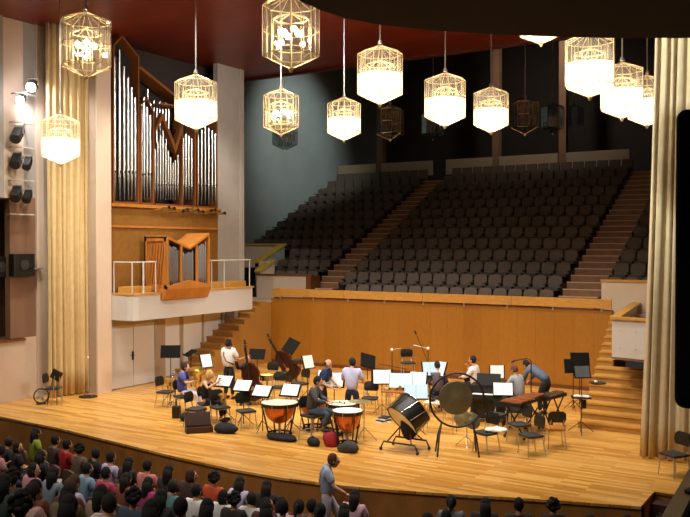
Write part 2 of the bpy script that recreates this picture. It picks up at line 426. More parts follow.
# tiers of the choir
b = MB()
for i in range(13):
    z = 2.15+.44*i; y = 27.6+.9*i
    b.bb((-25.2 if i > 3 else -21.9, y-.78, max(2.0, z-1.6)), (-4.6, y+.14 if i < 12 else y+1.1, z))
struct('floor', b, M_tier)
def aisle(x0, x1, label):
    a = thing('aisle_stairs', label, 'stairs', ((x0+x1)/2, 27.3, 2.15))
    for i in range(13):
        for h in range(2):
            z = 2.15+.44*i+.22*h; y = 27.6+.9*i-.78-.45+.45*h
            if i == 0 and h == 0: continue
            MB().bb((x0, y, z-.3), (x1, y+.47, z-.012)).build('step', M_aisle, a, world=True)
            MB().bb((x0, y-.012, z-.03), (x1, y+.06, z+.004)).build('nosing', M_nose, a, world=True)
aisle(-18.98, -17.9, 'wooden aisle stairs running up between left and centre choir seats')
aisle(-8.95, -7.65, 'reddish wooden aisle stairs running up right of the centre choir seats')

# ================================================================== CHOIR SEATS
ORD = ['zeroth', 'first', 'second', 'third', 'fourth', 'fifth', 'sixth', 'seventh', 'eighth', 'ninth', 'tenth', 'eleventh', 'twelfth', 'thirteenth', 'fourteenth', 'fifteenth', 'sixteenth', 'seventeenth']
def seat_meshes(root):
    # origin: floor under the backrest; the seat faces -y
    prof = []
    b = MB()
    w = .24
    R = Matrix.Rotation(radians(-12), 4, 'X').to_3x3()
    out = [(-w*.86, 0), (w*.86, 0), (w, .12), (w*1.02, .33), (w*.9, .44), (w*.45, .475), (-w*.45, .475), (-w*.9, .44), (-w*1.02, .33), (-w, .12)]
    n = len(out)
    for yo in (-.05, .04):
        for (x, z) in out:
            s = 1 if yo < 0 else .97
            v = R @ Vector((x*s, yo+ (x*x)*-.6, z*s)); b.v.append(v+Vector((0, -.06, .39)))
    b.f += [list(range(n)), list(reversed(range(n, 2*n)))] + [[i, (i+1) % n, n+(i+1) % n, n+i] for i in range(n)]; b.m += [0]*(n+2)
    b.build('backrest', M_seatback, root, bevel=0)
    b = MB(); b.box((0, -.29, .42), (.45, .42, .1)); b.build('seat_cushion', M_seat, root)
    for sx in (-1, 1):
        MB().box((sx*.25, -.22, .56), (.04, .34, .04)).box((sx*.25, -.14, .3), (.035, .16, .5)).build('armrest', M_black, root)
SEATG = 'dark choir seats in tiered rows'
proto = thing('choir_seat', 'x', 'seat', (0, 0, 0), 0, SEATG); seat_meshes(proto); regkids(proto)
used = False
P_ = .545
def put_seat(x, y, z, label):
    global used
    if not used:
        used = True; proto.location = (x, y, z); proto['label'] = label
    else: dup(proto, (x, y, z), 0, label, SEATG)
cnt = 0; rest = MB()
def far_seat(x, y, z):
    rest.box((x, y-.1, z+.62), (.46, .1, .46), (radians(-10), 0, 0)); rest.box((x, y-.28, z+.42), (.45, .4, .1)); rest.box((x, y-.14, z+.2), (.5, .1, .4))
for i in range(13):
    y = 27.6+.9*i; z = 2.15+.44*i
    nb = 15 if i == 0 else 16
    xc = -9.3
    for k in range(nb):
        x = xc-P_*k
        if i < 11: put_seat(x, y, z, f'dark choir seat, {ORD[i+1]} row up in centre block, {ORD[k+1]} from right aisle')
        else: far_seat(x, y, z)
    nl = 0 if i == 0 else (4 if i == 1 else (5 if i < 4 else 10))
    for k in range(nl):
        x = -19.3-P_*k
        if i < 11: put_seat(x, y, z, f'dark choir seat, {ORD[i+1]} row up in left block, {ORD[k+1]} from aisle')
        else: far_seat(x, y, z)
    if i >= 1:
        for k in range(3):
            x = -7.3+P_*k
            if i < 11: put_seat(x, y, z, f'dark choir seat, {ORD[i+1]} row up right of right aisle, {ORD[k+1]} from it')
            else: far_seat(x, y, z)
o = rest.build('choir_seat_rows', M_seatback); tag(o, 'two highest rows of dark choir seats below the rear parapet', 'seats', None, 'stuff')

# ================================================================== CURTAINS
def curtain(name, label, p0, p1, z0, z1, n, amp, m, fullness=1.0):
    p0 = Vector((*p0, 0)); p1 = Vector((*p1, 0)); d = p1-p0; L = d.length; d.normalize(); nn = Vector((d.y, -d.x, 0))
    b = MB(); K = n*10; Z = 14; rnd = random.Random(3)
    ph = [rnd.uniform(-.25, .25) for _ in range(n+1)]; am = [rnd.uniform(.6, 1.15) for _ in range(n+1)]
    for j in range(Z+1):
        t = j/Z; z = z0+(z1-z0)*t
        for i in range(K+1):
            u = i/K; w = u*n; q = int(min(w, n-1)); fr = w-q
            a = am[q]*(1-fr)+am[q+1]*fr; pp = ph[q]*(1-fr)+ph[q+1]*fr
            off = amp*a*(sin(2*pi*(w+pp))*.8+.25*sin(4*pi*w+1+t*1.5))*(1.0+.25*(1-t)*sin(q*1.7))
            fl = (-.22*(1-u)*(1-t)**1.3 + .10*(1-u)*t) if L > 1.55 else 0
            b.v.append(p0+d*(L*u+fl+.02*sin(w*3+t*4)) + nn*off + Vector((0, 0, z)))
    for j in range(Z):
        for i in range(K): b.f.append([j*(K+1)+i, j*(K+1)+i+1, (j+1)*(K+1)+i+1, (j+1)*(K+1)+i]); b.m.append(0)
    o = b.build(name, m, smooth='all'); so = o.modifiers.new('thickness', 'SOLIDIFY'); so.thickness = .012
    return tag(o, label, 'curtain')
curtain('curtain', 'tall gold-beige pleated stage curtain at the left beside the organ pillar', (-20.6, 16.5), (-20.25, 17.85), .03, 11.0, 8, .09, M_curtain)
curtain('curtain', 'tall cream pleated stage curtain at the right edge of the stage', (-4.0, 18.55), (-2.3, 18.5), .03, 11.0, 10, .08, M_curtain2)
# ================================================================== ORGAN BALCONY
bal = thing('organ_balcony', 'white curved-end balcony carrying the organ on the left stage wall', 'balcony', (-19.5, 21, 2.15))
MB().prism([(-19.98, 18.36), (-19.25, 18.35), (-19.05, 18.42), (-19.0, 18.55), (-19.0, 24.0), (-19.98, 24.0)], 2.2, 2.34).build('floor_slab', M_beige, bal, world=True)
b = MB().prism([(-20.0, 18.2), (-19.25, 18.18), (-19.05, 18.26), (-18.98, 18.45), (-18.98, 24.1), (-19.1, 24.1), (-19.1, 18.5), (-19.25, 18.35), (-20.0, 18.35)], 2.2, 2.98)
cut = MB().prism([(-19.98, 18.34), (-19.25, 18.33), (-19.05, 18.4), (-18.98, 18.55), (-18.98, 19.48), (-19.1, 19.48), (-19.1, 18.6), (-19.25, 18.48), (-19.98, 18.48)], 2.2, 2.98).bb((-19.1, 19.48, 2.2), (-18.98, 21.62, 2.76)).bb((-19.1, 21.62, 2.2), (-18.98, 24.1, 2.98))
cut.build('parapet', M_white, bal, world=True)
MB().prism([(-19.98, 18.33), (-19.23, 18.3), (-19.02, 18.38), (-18.94, 18.53), (-18.94, 19.48), (-19.16, 19.48), (-19.16, 18.65), (-19.25, 18.53), (-19.98, 18.53)], 2.98, 3.03).bb((-19.16, 21.62, 2.98), (-18.94, 24.15, 3.03)).build('rim', M_rail, bal, world=True)
for (a, c) in (((18.35, 19.3), 'l'), ((21.7, 24.0), 'r')):
    MB().bb((-19.75, a[0]+.1, 3.0), (-19.2, a[1], 3.22)).build('low_box', M_rail, bal, world=True)
struct('trim_balcony', MB().bb((-20.72, 18.4, 2.2), (-20.0, 23.4, 2.3)), M_beige)
struct('trim_balcony', MB().prism_x([(20.96, 2.19), (24.1, 2.19), (24.1, 2.1), (20.96, 2.02)], -20.71, -20.2), M_beige)
rg = thing('guard_rail', 'thin white metal guard rail on the left end of the organ balcony', 'railing', (-19.1, 18.5, 3.03))
def rail(root, pts, posts, zt=3.98, thick=()):
    b = MB(); b.ringtube([(x, y, zt) for x, y in pts], .022, 6); b.build('top_rail', M_white, root, world=True)
    for i, (x, y) in enumerate(posts): MB().rod((x, y, 3.03), (x, y, zt), .03 if i in thick else .018, 6).build('post', M_white, root, world=True)
rail(rg, [(-19.9, 18.42), (-19.25, 18.4), (-19.05, 18.53), (-19.03, 19.35), (-19.4, 19.4)], [(-19.9, 18.42), (-19.15, 18.45), (-19.03, 18.8), (-19.03, 19.32)], thick=(2,))
rg2 = thing('guard_rail', 'thin white metal guard rail on the right end of the organ balcony', 'railing', (-19.1, 22.9, 3.03))
rail(rg2, [(-19.4, 21.7), (-19.03, 21.75), (-19.03, 24.05)], [(-19.03, 21.95), (-19.03, 22.6), (-19.03, 24.0)])
# ================================================================== MAIN ORGAN
org = thing('pipe_organ', 'large pipe organ with silver pipes and peaked wooden case on left wall', 'organ', (-20, 20.9, 2.98))
X0 = -20.0
def Y(px, py=150): return AX(px, py, X0).y
def Zz(px, py): return AX(px, py, X0).z
MB().bb((-20.12, 18.35, 2.32), (-20.0, 23.4, 5.75)).build('lower_panel', M_orgpanel, org, world=True)
MB().bb((-20.0, 18.35, 5.05), (-19.96, 23.4, 5.12)).bb((-20.0, 18.35, 5.7), (-19.9, 23.4, 5.8)).build('moulding', M_casel, org, world=True)
def caseframe(pts, d=.4, w=.05, m=M_case, back=True):
    W = [(Y(px, py), Zz(px, py)) for px, py in pts]
    b = MB()
    for (a, c) in zip(W, W[1:]):
        dy, dz = c[0]-a[0], c[1]-a[1]; L = sqrt(dy*dy+dz*dz); ny_, nz_ = -dz/L*w, dy/L*w
        b.prism_x([(a[0], a[1]), (c[0], c[1]), (c[0]-ny_, c[1]-nz_), (a[0]-ny_, a[1]-nz_)], X0-d, X0+.06)
    return b
towers = [
 ([(112, 205), (112, 45), (121, 35), (138, 57), (138, 205)], [(114.5, 57), (119.5, 50), (124, 67), (128, 78), (131.5, 88), (135, 98)], 174, 200, .135),
 ([(139.5, 205), (139.5, 108), (145, 96), (153, 112), (153, 205)], [(141.5, 105), (144, 97), (147, 107), (150, 115)], 176, 200, .115),
 ([(181, 205), (181, 122), (186, 112), (194.5, 125), (194.5, 205)], [(183, 138), (185.7, 134), (188.5, 136), (191.5, 139)], 188, 200, .11),
 ([(196, 207), (196, 122), (206, 105), (216, 118), (216, 207)], [(198, 135), (201.5, 130), (205, 126), (208.5, 128), (212, 131), (215, 134)], 187, 204, .12),
]
def pipe(px, top, mouth, foot, dia, xo):
    y = Y(px, 150); zt = Zz(px, top); zm = Zz(px, mouth); zf = Zz(px, foot); r = dia/2; x = X0+xo
    b = MB()
    b.ringtube([(x, y, zf), (x, y, zf+.02), (x, y, zm), (x, y, zm+.001), (x, y, zt)], [r*.25, r*.3, r, r, r], 10)
    o = b.build('organ_pipe', M_pipe, org, world=True, smooth=True)
    b = MB().box((x+r*.92, y, zm+r*.8), (.012, r*1.1, r*1.3)).build('pipe_mouth', M_dark, o, world=True)
for pts, pipes, mouth, foot, dia in towers:
    caseframe(pts).build('case_frame', M_case, org, world=True)
    ys = [Y(p[0], p[1]) for p in pts]; 
    MB().prism_x([(Y(*p), Zz(*p)) for p in pts], X0-.42, X0-.34).build('case_back', M_dark, org, world=True)
    for (px, t) in pipes: pipe(px, t, mouth, foot, dia, .0)
    MB().bb((X0-.35, min(ys), 5.75), (X0+.08, max(ys), 5.86)).build('pipe_chest', M_case, org, world=True)
# middle flat with the W-shaped gable
mid = [(154, 205), (154, 137), (161, 118), (174, 150), (181, 124)]
b = MB()
gab = [(153.5, 126), (161, 110), (174, 142), (181, 118)]
gl = [(153.5, 140), (161, 126), (174, 160), (181, 138)]
for i in range(3):
    a, c = gab[i], gab[i+1]; a2, c2 = gl[i], gl[i+1]
    b.prism_x([(Y(*a), Zz(*a)-.1), (Y(*c), Zz(*c)-.1), (Y(*c2), Zz(*c2)+.22), (Y(*a2), Zz(*a2)+.22)], X0-.1, X0+.08)
b.build('gable', M_case, org, world=True)
for i, (px, t) in enumerate([(155.3, 149), (158, 142), (160.7, 135), (163.3, 137), (166, 143), (168.4, 151), (170.8, 157), (173.2, 163), (175.6, 160), (178.3, 155)]):
    pipe(px, t, 186, 200, .09, -.02)
MB().bb((X0-.35, Y(154), 5.75), (X0+.08, Y(181), 5.86)).build('pipe_chest', M_case, org, world=True)
MB().prism_x([(Y(140, 205), 5.8), (Y(216, 205), 5.8), (Y(216, 118), Zz(216, 118)), (Y(190, 107), Zz(190, 107)), (Y(138, 66), Zz(138, 66))], X0-.75, X0-.65).build('case_back', mat('dark_case_interior', '#241a14', .6), org, world=True)
caseframe([(139, 66), (190, 107), (190, 120)], .5, .09).build('case_frame', M_case, org, world=True)
caseframe([(160, 103), (190, 107)], .3, .06).build('case_frame', M_case, org, world=True)
for i, (px, t) in enumerate([(148, 91), (157, 88), (160, 102), (163, 100), (166, 104), (169, 101), (172, 104), (175, 102), (178, 105), (186, 106)]):
    pipe(px, t, 150, 160, .09, -.42)
# horizontal trumpets
for i in range(14):
    y = 20.05+i*.232; z = 5.62+.05*sin(i*1.3)
    MB().ringtube([(-20.0, y, z), (-19.6, y+.02*sin(i), z+.02), (-19.38, y+.03*sin(i), z+.05)], [.015, .02, .06], 8).build('trumpet_pipe', M_gbrass if i % 3 == 0 else M_chrome, org, world=True, smooth=True)
# ================================================================== POSITIVE ORGAN
po = thing('positive_organ', 'small orange-wood organ case with V-shaped top overhanging the balcony edge', 'organ', (-19.1, 20.5, 2.75))
y0, y1, ym = 19.55, 21.55, 20.6
xb, xf = -19.75, -18.8
b = MB().prism_x([(y0, 3.1), (y1, 3.1), (y1, 4.88), (ym, 4.42), (y0, 4.8)], xb, xb+.05)
b.build('back_panel', M_casel, po, world=True)
b = MB().bb((xb, y0, 3.1), (xf, y0+.04, 3.25)).bb((xb, y0, 4.62), (xf, y0+.04, 4.76)).bb((xb, y0, 3.1), (xb+.1, y0+.04, 4.76)).bb((xf-.1, y0, 3.1), (xf, y0+.04, 4.76)).bb((xb, y0+.06, 3.1), (xf, y0+.08, 4.7))
for i in range(5): b.box((xb+.25+i*.12, y0+.02, 3.9), (.03, .03, 1.3), (0, radians(8), 0))
b.build('side_panel', M_casel, po, world=True)
MB().bb((xb, y1-.05, 3.1), (xf, y1, 4.86)).build('side_panel', M_casel, po, world=True)
MB().prism_x([(y0, 4.8), (ym, 4.42), (ym, 4.36), (y0, 4.72)], xb, xf+.03).prism_x([(ym, 4.42), (y1, 4.9), (y1, 4.82), (ym, 4.36)], xb, xf+.03).build('roof', M_casel, po, world=True)
MB().prism_y([(xb, 2.78), (xf-.08, 2.78), (xf+.08, 3.12), (xb, 3.12)], y0-.04, y1+.04).build('base', M_casel, po, world=True)
for yy in (y0+.0, y0+.62, y0+1.36, y1-.06): MB().bb((xf-.02, yy, 3.1), (xf+.05, yy+.06, 4.78 if yy in (y0, y1-.06) else 4.5)).build('case_post', M_casel, po, world=True)
MB().prism_x([(y0, 3.12), (y1, 3.12), (y1, 3.2), (ym, 3.38), (y0, 3.2)], xf-.03, xf+.06).build('lower_rail', M_casel, po, world=True)
for i in range(21):
    y = y0+.12+i*.088
    if abs(y-y0-.65) < .04 or abs(y-y0-1.39) < .04: continue
    zt = (4.7-(y-y0)*.34 if y < ym else 4.38+(y-ym)*.44) - .06-.12*abs(sin(i*.9))
    MB().ringtube([(xf-.06, y, 3.15), (xf-.06, y, 3.45), (xf-.06, y, zt)], [.012, .036, .036], 8).build('organ_pipe', M_pipe, po, world=True, smooth=True)
MB().bb((xf-.14, y0+.04, 3.12), (xf-.11, y1-.05, 4.4)).build('inner_panel', M_dark, po, world=True)
# ================================================================== DOOR AND WALL PANELS
d = struct('door_1', MB().bb((-20.75, 18.42, 0.02), (-20.06, 19.36, 1.98)).bb((-20.75, 19.38, .02), (-20.06, 20.3, 1.98)), M_white)
for nm, mb, m in (('door_frame', MB().bb((-20.7, 18.33, 0), (-20.03, 18.42, 2.1)).bb((-20.7, 20.3, 0), (-20.03, 20.36, 2.1)).bb((-20.7, 18.33, 1.98), (-20.03, 20.36, 2.2)), M_grey),
                  ('door_handle', MB().bb((-20.06, 19.30, .85), (-20.02, 19.35, 1.12)).rod((-20.0, 19.2, 1.0), (-20.0, 19.36, 1.0), .012), M_black)):
    mb.build(nm, m, d, world=True)
struct('wall_left', MB().bb((-20.75, 20.36, 0), (-20.2, 20.95, 2.2)), M_beige)
for i, (ya, yb) in enumerate([(20.98, 22.15), (22.35, 23.3), (23.45, 24.35), (24.5, 25.3)]):
    struct('trim_panel', MB().bb((-20.74, ya, 0), (-20.68, yb, 2.1 if i < 3 else 2.45)), mat('bright_white_paint', '#e6e3dc', .7))
# ================================================================== LEFT WALL: spotlights, speakers
def lightbar(y0, y1, z, label):
    t = thing('light_bar', label, 'bar', (-20.85, (y0+y1)/2, z))
    MB().rod((-20.85, y0, z), (-20.85, y1, z), .02, 8).build('tube', M_white, t, world=True)
    MB().bb((-21.14, y0+.1, z-.02), (-20.85, y0+.13, z+.02)).build('wall_arm', M_steel, t, world=True); MB().bb((-21.14, y1-.13, z-.02), (-20.85, y1-.1, z+.02)).build('wall_arm', M_steel, t, world=True)
def sx(px, py): return AX(px, py, -20.85)
for (a, c, lb) in (((14, 92), (36, 96), 'thin wall bar behind the two glaring spotlights'), ((12, 121), (33, 124), 'pale wall bar holding the uppermost black spotlight'),
                   ((12, 147), (34, 148), 'pale wall bar holding the middle pair of black spotlights'), ((11, 180), (34, 181), 'pale wall bar holding the lowest pair of black spotlights'),
                   ((10, 214), (34, 215), 'empty pale wall bar below the black spotlights')):
    A = sx(*a); B = sx(*c); lightbar(A.y, B.y, (A.z+B.z)/2, lb)
def spot(px, py, L, tilt, lit, label, sc=1.0):
    p = sx(px, py)
    t = thing('spotlight', label, 'spotlight', (p.x+.12, p.y, p.z), radians(35))
    R = Matrix.Rotation(radians(tilt), 3, 'X')
    b = MB(); b.box((0, 0, 0), (.24*sc, L, .22*sc), R); b.box((0, L*.1, .13*sc), (.12, L*.5, .06), R)
    b.build('housing', M_black, t)
    b = MB(); b.lathe([(.13*sc, 0), (.15*sc, .03)], R @ Vector((0, -L/2-.01, 0)), 14, R @ Matrix.Rotation(radians(90), 3, 'X')); b.build('lens', M_spotlens if lit else M_charc, t)
    MB().ringtube([(-.15, 0, 0), (-.15, 0, .2), (.15, 0, .2), (.15, 0, 0)], .014, 6).build('yoke', M_steel, t)
    return p
spot(30, 86, .3, 25, True, 'glaring lit wall spotlight, upper right of the two white-hot ones', .9)
spot(19, 99, .26, 25, True, 'glaring lit wall spotlight, lower left of the two white-hot ones', .8)
spot(15, 134, .52, 40, False, 'largest black unlit spotlight, topmost on the left wall bars')
spot(14, 160, .42, 45, False, 'black unlit spotlight on middle bar, left of its pair')
spot(25, 163, .36, 45, False, 'black unlit spotlight on middle bar, right of its pair', .8)
spot(14, 193, .42, 45, False, 'black unlit spotlight on lowest occupied bar, left of its pair')
spot(25, 196, .34, 45, False, 'black unlit spotlight on lowest occupied bar, right of its pair', .8)
def speaker(a, c, label, x, dd=.4):
    A = AX(*a, x); B = AX(*c, x)
    t = thing('loudspeaker', label, 'loudspeaker', (x-.2, (A.y+B.y)/2, B.z))
    MB().bb((x-dd, A.y, B.z), (x, B.y, A.z)).build('cabinet', M_black, t, world=True, bevel=.015)
    MB().rod((x-dd, A.y+.1, B.z+.2), (-21.32 if dd < .3 else -22.7, A.y+.1, B.z+.2), .02, 6).build('mount_arm', M_steel, t, world=True)
    MB().lathe([(.14, 0), (.15, .02), (.05, .03)], (x, (A.y+B.y)/2, (A.z+B.z)/2), 16, Matrix.Rotation(radians(90), 3, 'Y')).build('cone', M_charc, t, world=True)
speaker((14, 254), (35, 276), 'black wall loudspeaker in the left side opening, beside the brown wall', -20.86, .25)
speaker((-8, 257), (11, 277), 'black wall loudspeaker at the very left edge, half out of frame', -21.3)
t = thing('wall_shelf', 'narrow pale shelf bracket below the left loudspeakers', 'shelf', (-21.2, 16, 3.9))
MB().bb((-21.12, AX(12, 277, -21.2).y, 3.80), (-20.86, AX(36, 277, -21.2).y, 3.835)).build('board', M_steel, t, world=True)
pass

# ================================================================== LANTERNS
def oct_(r, z, n=8, a0=pi/8): return [Vector((r*cos(a0+2*pi*i/n), r*sin(a0+2*pi*i/n), z)) for i in range(n)]
def lantern_parts(root, state, rodlen):
    R_ = .475; z1, z2 = .43, -.42; ztop, zbot = .62, -.64
    T = oct_(R_, z1); B = oct_(R_, z2); Mi = oct_(R_, 0); T2 = oct_(.2, ztop-.06); 
    b = MB()
    for i in range(8):
        j = (i+1) % 8; r = .008
        for a, c in ((T[i], T[j]), (B[i], B[j]), (Mi[i], Mi[j]), (T[i], B[i]), (T[i], Vector((0, 0, ztop))), (B[i], Vector((0, 0, zbot)))): b.rod(a, c, r, 4)
        b.rod((T[i]+T[j])/2, (B[i]+B[j])/2, .006, 4)
        b.rod((T[i]+T[j])/2, (0, 0, ztop), .005, 4)
    b.build('frame', M_brass if state != 'off' else M_chrome, root)
    b = MB()
    for i in range(8):
        j = (i+1) % 8
        b.add([T[i], T[j], Mi[j], Mi[i]], [(0, 1, 2, 3)]); b.add([T[i], T[j], Vector((0, 0, ztop))], [(0, 1, 2)]); b.mi(1 if state == 'lit' else 0); b.add([Mi[i], Mi[j], B[j], B[i]], [(0, 1, 2, 3)]); b.add([B[i], B[j], Vector((0, 0, zbot))], [(0, 1, 2)]); b.mi(0)
    o = b.build('glass_panes', {'lit': [M_glass, M_glassl], 'clear': M_glassc, 'off': M_glassd}[state], root)
    b = MB(); I1 = oct_(.3, .2); I2 = oct_(.3, -.3)
    for i in range(8):
        j = (i+1) % 8
        b.rod(I1[i], I2[i], .008, 4); b.rod(I1[i], I1[j], .008, 4); b.rod(I2[i], I2[j], .008, 4); b.rod(I1[i], (0, 0, .3), .006, 4)
    b.build('inner_cage', M_brass if state != 'off' else M_chrome, root)
    b = MB().rod((0, 0, ztop-.05), (0, 0, ztop+rodlen), .017, 6); b.lathe([(.03, ztop), (.055, ztop+.02), (.03, ztop+.1)], n=10); b.build('hanging_rod', M_steel, root)
    MB().lathe([(.02, zbot-.05), (.045, zbot), (.03, zbot+.05)], n=8).build('finial', M_brass, root)
    zb = -.05 if state == 'clear' else -.12
    for i in range(6):
        a = i*pi/3+.2; rr = .17
        MB().ball((rr*cos(a), rr*sin(a), zb+.05*(i % 2)), .05, 8, 6).build('bulb', M_bulb if state != 'off' else M_glassd, root, smooth='all')
    if state != 'clear':
        # crystal prisms hung round the bulbs
        b = MB()
        for i in range(12):
            a = i*pi/6
            for (rr, zc, h) in ((.36, -.16, .22), (.26, -.40, .16)):
                b.box((rr*cos(a), rr*sin(a), zc), (.05, .02, h), (0, 0, a+pi/2))
        b.build('crystal_prisms', M_crystal if state == 'lit' else M_glassd, root)
LG = {'lit': None, 'clear': None, 'off': None}
LP = [ # px, py top, py bottom, width, state, label
 (86, 11, 77, 50, 'clear', 'glass lantern with visible bulbs in front of left stage curtain, upper one'),
 (60.5, 112, 166, 38, 'lit', 'glowing glass lantern low at far left before the curtain'),
 (196, 70, 133, 42, 'lit', 'glowing glass lantern hanging in front of the organ pipes'),
 (291, -3, 65, 57, 'clear', 'largest golden glass lantern, cut by the dark overhang at top'),
 (281, 86, 137, 35, 'clear', 'smaller golden lantern directly below the largest one'),
 (344, 95, 142, 33, 'lit', 'smallest of the glowing lanterns, left of the big white-hot one'),
 (380, 42, 107, 45, 'lit', 'big white-hot lantern above the left block of choir seats'),
 (445, 70, 128, 41, 'lit', 'glowing lantern in mid ceiling, second to right of aisle'),
 (491, 84, 135, 35, 'lit', 'glowing lantern just left of the unlit lantern'),
 (590, 31, 97, 50, 'lit', 'large glowing lantern whose top is hidden by dark overhang at right'),
 (622, 58, 122, 43, 'lit', 'white-hot lantern right of centre pair, partly behind the nearer one'),
 (647, 73, 127, 39, 'lit', 'white-hot lantern touching the right stage curtain'),
 (541, -15, 41.5, 46, 'lit', 'lantern of which only the bottom tip shows under the dark overhang'),
 (525, 96, 135, 28, 'off', 'unlit glass lantern, largest of the dark ones above centre seats'),
 (553, 102, 134, 23, 'off', 'faint unlit lantern just right of the largest dark one'),
 (574, 104, 131, 19.5, 'off', 'faintest small unlit lantern, rightmost of the dark ones'),
 (390, 105, 139, 27, 'off', 'unlit lantern below and right of the big white-hot lantern'),
 (433, 110, 139, 22, 'off', 'unlit lantern half hidden behind the lantern in mid ceiling'),
 (285, 120, 147, 25, 'off', 'unlit lantern behind the smaller golden lantern at left'),
]
protos = {}
for (px, pt, pb, w, stt, lb) in LP:
    D = 850*.95/w; h = (pb-pt)/850*D; 
    c = AD(px, (pt+pb)/2, D)
    ztopc = 11.0 if c.y < 26.2 else 15.3
    key = (stt, round(ztopc-c.z, 1))
    t = thing('hanging_lantern', lb, 'lantern', c, radians(12), 'glass lanterns hanging from the hall ceiling')
    src = protos.get(stt)
    if src is None:
        lantern_parts(t, stt, ztopc-c.z-.62); regkids(t); protos[stt] = (t, ztopc-c.z-.62)
    else:
        s0, rl0 = src; rl_ = ztopc-c.z-.62
        for ch in kids[s0.name]:
            q = ch.copy(); COL.objects.link(q); q.parent = t
            if ch.name.startswith('hanging_rod'):
                me = ch.data.copy(); q.data = me
                for v in me.vertices:
                    if v.co.z > .8: v.co.z = .62+rl_
# ================================================================== LIGHTS
def spotlamp(loc, tgt, e, ang, blend=.5, col=(1, .93, .82), r=.25):  # serves the stage spots and the added fill lamps
    L = bpy.data.lights.new('stage_or_fill_lamp', 'SPOT'); L.energy = e; L.spot_size = radians(ang); L.spot_blend = blend; L.color = col; L.shadow_soft_size = r
    o = bpy.data.objects.new('stage_or_fill_lamp', L); COL.objects.link(o); o.location = loc
    o.rotation_euler = (Vector(tgt)-Vector(loc)).to_track_quat('-Z', 'Y').to_euler(); return o
for x in (-18, -14, -10, -6.5):
    for y in (14.5, 18.5, 22.5):
        spotlamp((x, y, 10.8), (x-.3, y+.6, 0), ES, 88, .7)
for x in (-17, -12, -7.5):
    spotlamp((x, 11.5, 10.8), (x-.5, 22, 0), ES*1.7, 62, .6)
for (x, y, tx, ty, e) in ((-14, 5, -13, 12.5, 650), (-8, 4.5, -7, 13, 600), (-18, 7, -17, 13.5, 600)):  # added fill over the audience and stage front
    spotlamp((x, y, 10.6), (tx, ty, 0), e, 100, .8)
for (y, tz) in ((15.5, 8), (19, 7.5)):  # added floods so the organ pipes catch light
    spotlamp((-8.5, y, 10.6), (-20, y+4, tz), 2200, 50, .8, (1, .95, .9))
for (y, ty) in ((14, 16), (17, 20), (20, 24)):  # added low fill reaching the wall panels under the balcony
    spotlamp((-5.2, y, 6.2), (-20.5, ty, 1.2), 1500, 34, .8, (1, .96, .92))
spotlamp((-17, 33, 15), (-25.2, 35.5, 9.6), 2800, 54, .9, (.95, 1, .97))  # added fill that brightens the blue-grey choir wall
spotlamp((-13, 36, 14.8), (-14, 42, 10), 600, 110, .9, (1, .9, .8))  # added weak fill for the rear wall and parapet
spotlamp((-7, 13, 10.6), (-3.4, 18.6, 7), 3200, 46, .8, (.92, 1, .97))  # added fill that brightens the right curtain
spotlamp((-13, 12.5, 10.6), (-20.6, 17, 6.5), 1600, 40, .8, (1, .97, .9))  # added fill that brightens the left curtain
spotlamp((-1.3, 3.6, 6.4), (-.8, 3.6, 3), 45, 120, .8)  # added small fill under the soffit for the near parapet
spotlamp((-16, 25.8, 10.8), (-21.8, 28.6, 3.6), 700, 32, .7)  # added fill that brightens the left choir parapets
spotlamp((-12, 2, 10.6), (-9, 9, 0), 750, 70, .8)  # added fill for the nearest audience rows
spotlamp((-5, 2, 10.6), (-5, 11, 0), 500, 70, .8)  # second added fill for the near rows, farther right
spotlamp(tuple(AX(31, 84, -20.5)), (-20.9, 17.2, 7.5), 300, 120, .8, (.95, .95, 1), .1)
W = bpy.data.worlds.new('world'); SC.world = W; W.use_nodes = True
W.node_tree.nodes['Background'].inputs[0].default_value = (.9, .8, .75, 1); W.node_tree.nodes['Background'].inputs[1].default_value = .03
SC.view_settings.view_transform = 'Standard'; SC.view_settings.look = 'None'; SC.view_settings.exposure = EXPO; SC.view_settings.gamma = 1
SC.view_settings.use_curve_mapping = False
SC.cycles.use_denoising = True
SC.cycles.max_bounces = 6; SC.cycles.transparent_max_bounces = 24; SC.cycles.sample_clamp_indirect = 3.0; SC.cycles.caustics_reflective = False; SC.cycles.caustics_refractive = False
# ================================================================== PEOPLE
SKINS = {'light': '#d8a583', 'tan': '#b98262', 'dark': '#8a5c42'}
def skinned(V, E, R, root=0, sub=1):
    """grow a smooth mesh round a skeleton; returns (verts, faces)"""
    me = bpy.data.meshes.new('tmp'); me.from_pydata([tuple(v) for v in V], E, []); me.update()
    o = bpy.data.objects.new('tmp', me); COL.objects.link(o)
    o.modifiers.new('s', 'SKIN'); sk = me.skin_vertices[0].data
    for i, r in enumerate(R): sk[i].radius = r if hasattr(r, '__len__') else (r, r)
    sk[root].use_root = True
    m = o.modifiers.new('b', 'SUBSURF'); m.levels = sub
    dg = bpy.context.evaluated_depsgraph_get(); dg.update(); ev = o.evaluated_get(dg); em = ev.to_mesh()
    vs = [v.co.copy() for v in em.vertices]; fs = [list(p.vertices) for p in em.polygons]
    ev.to_mesh_clear(); bpy.data.objects.remove(o); bpy.data.meshes.remove(me)
    return vs, fs
def lerp(a, b, t): return a+(b-a)*t
def pose_sit(**k):
    P = dict(pelvis=(0, -.02, .54), belly=(0, -.03, .72), chest=(0, -.02, .92), neckb=(0, 0, 1.07), head=(0, .03, 1.22), shl=.17, shz=1.02, shy=-.01,
             elL=(-.24, .06, .78), wrL=(-.14, .27, .70), elR=(.24, .06, .78), wrR=(.14, .27, .70),
             hipL=(-.09, 0, .52), knL=(-.12, .42, .52), anL=(-.12, .44, .10), hipR=(.09, 0, .52), knR=(.12, .42, .52), anR=(.12, .44, .10), yaw=0, nod=0)
    P.update(k); return P
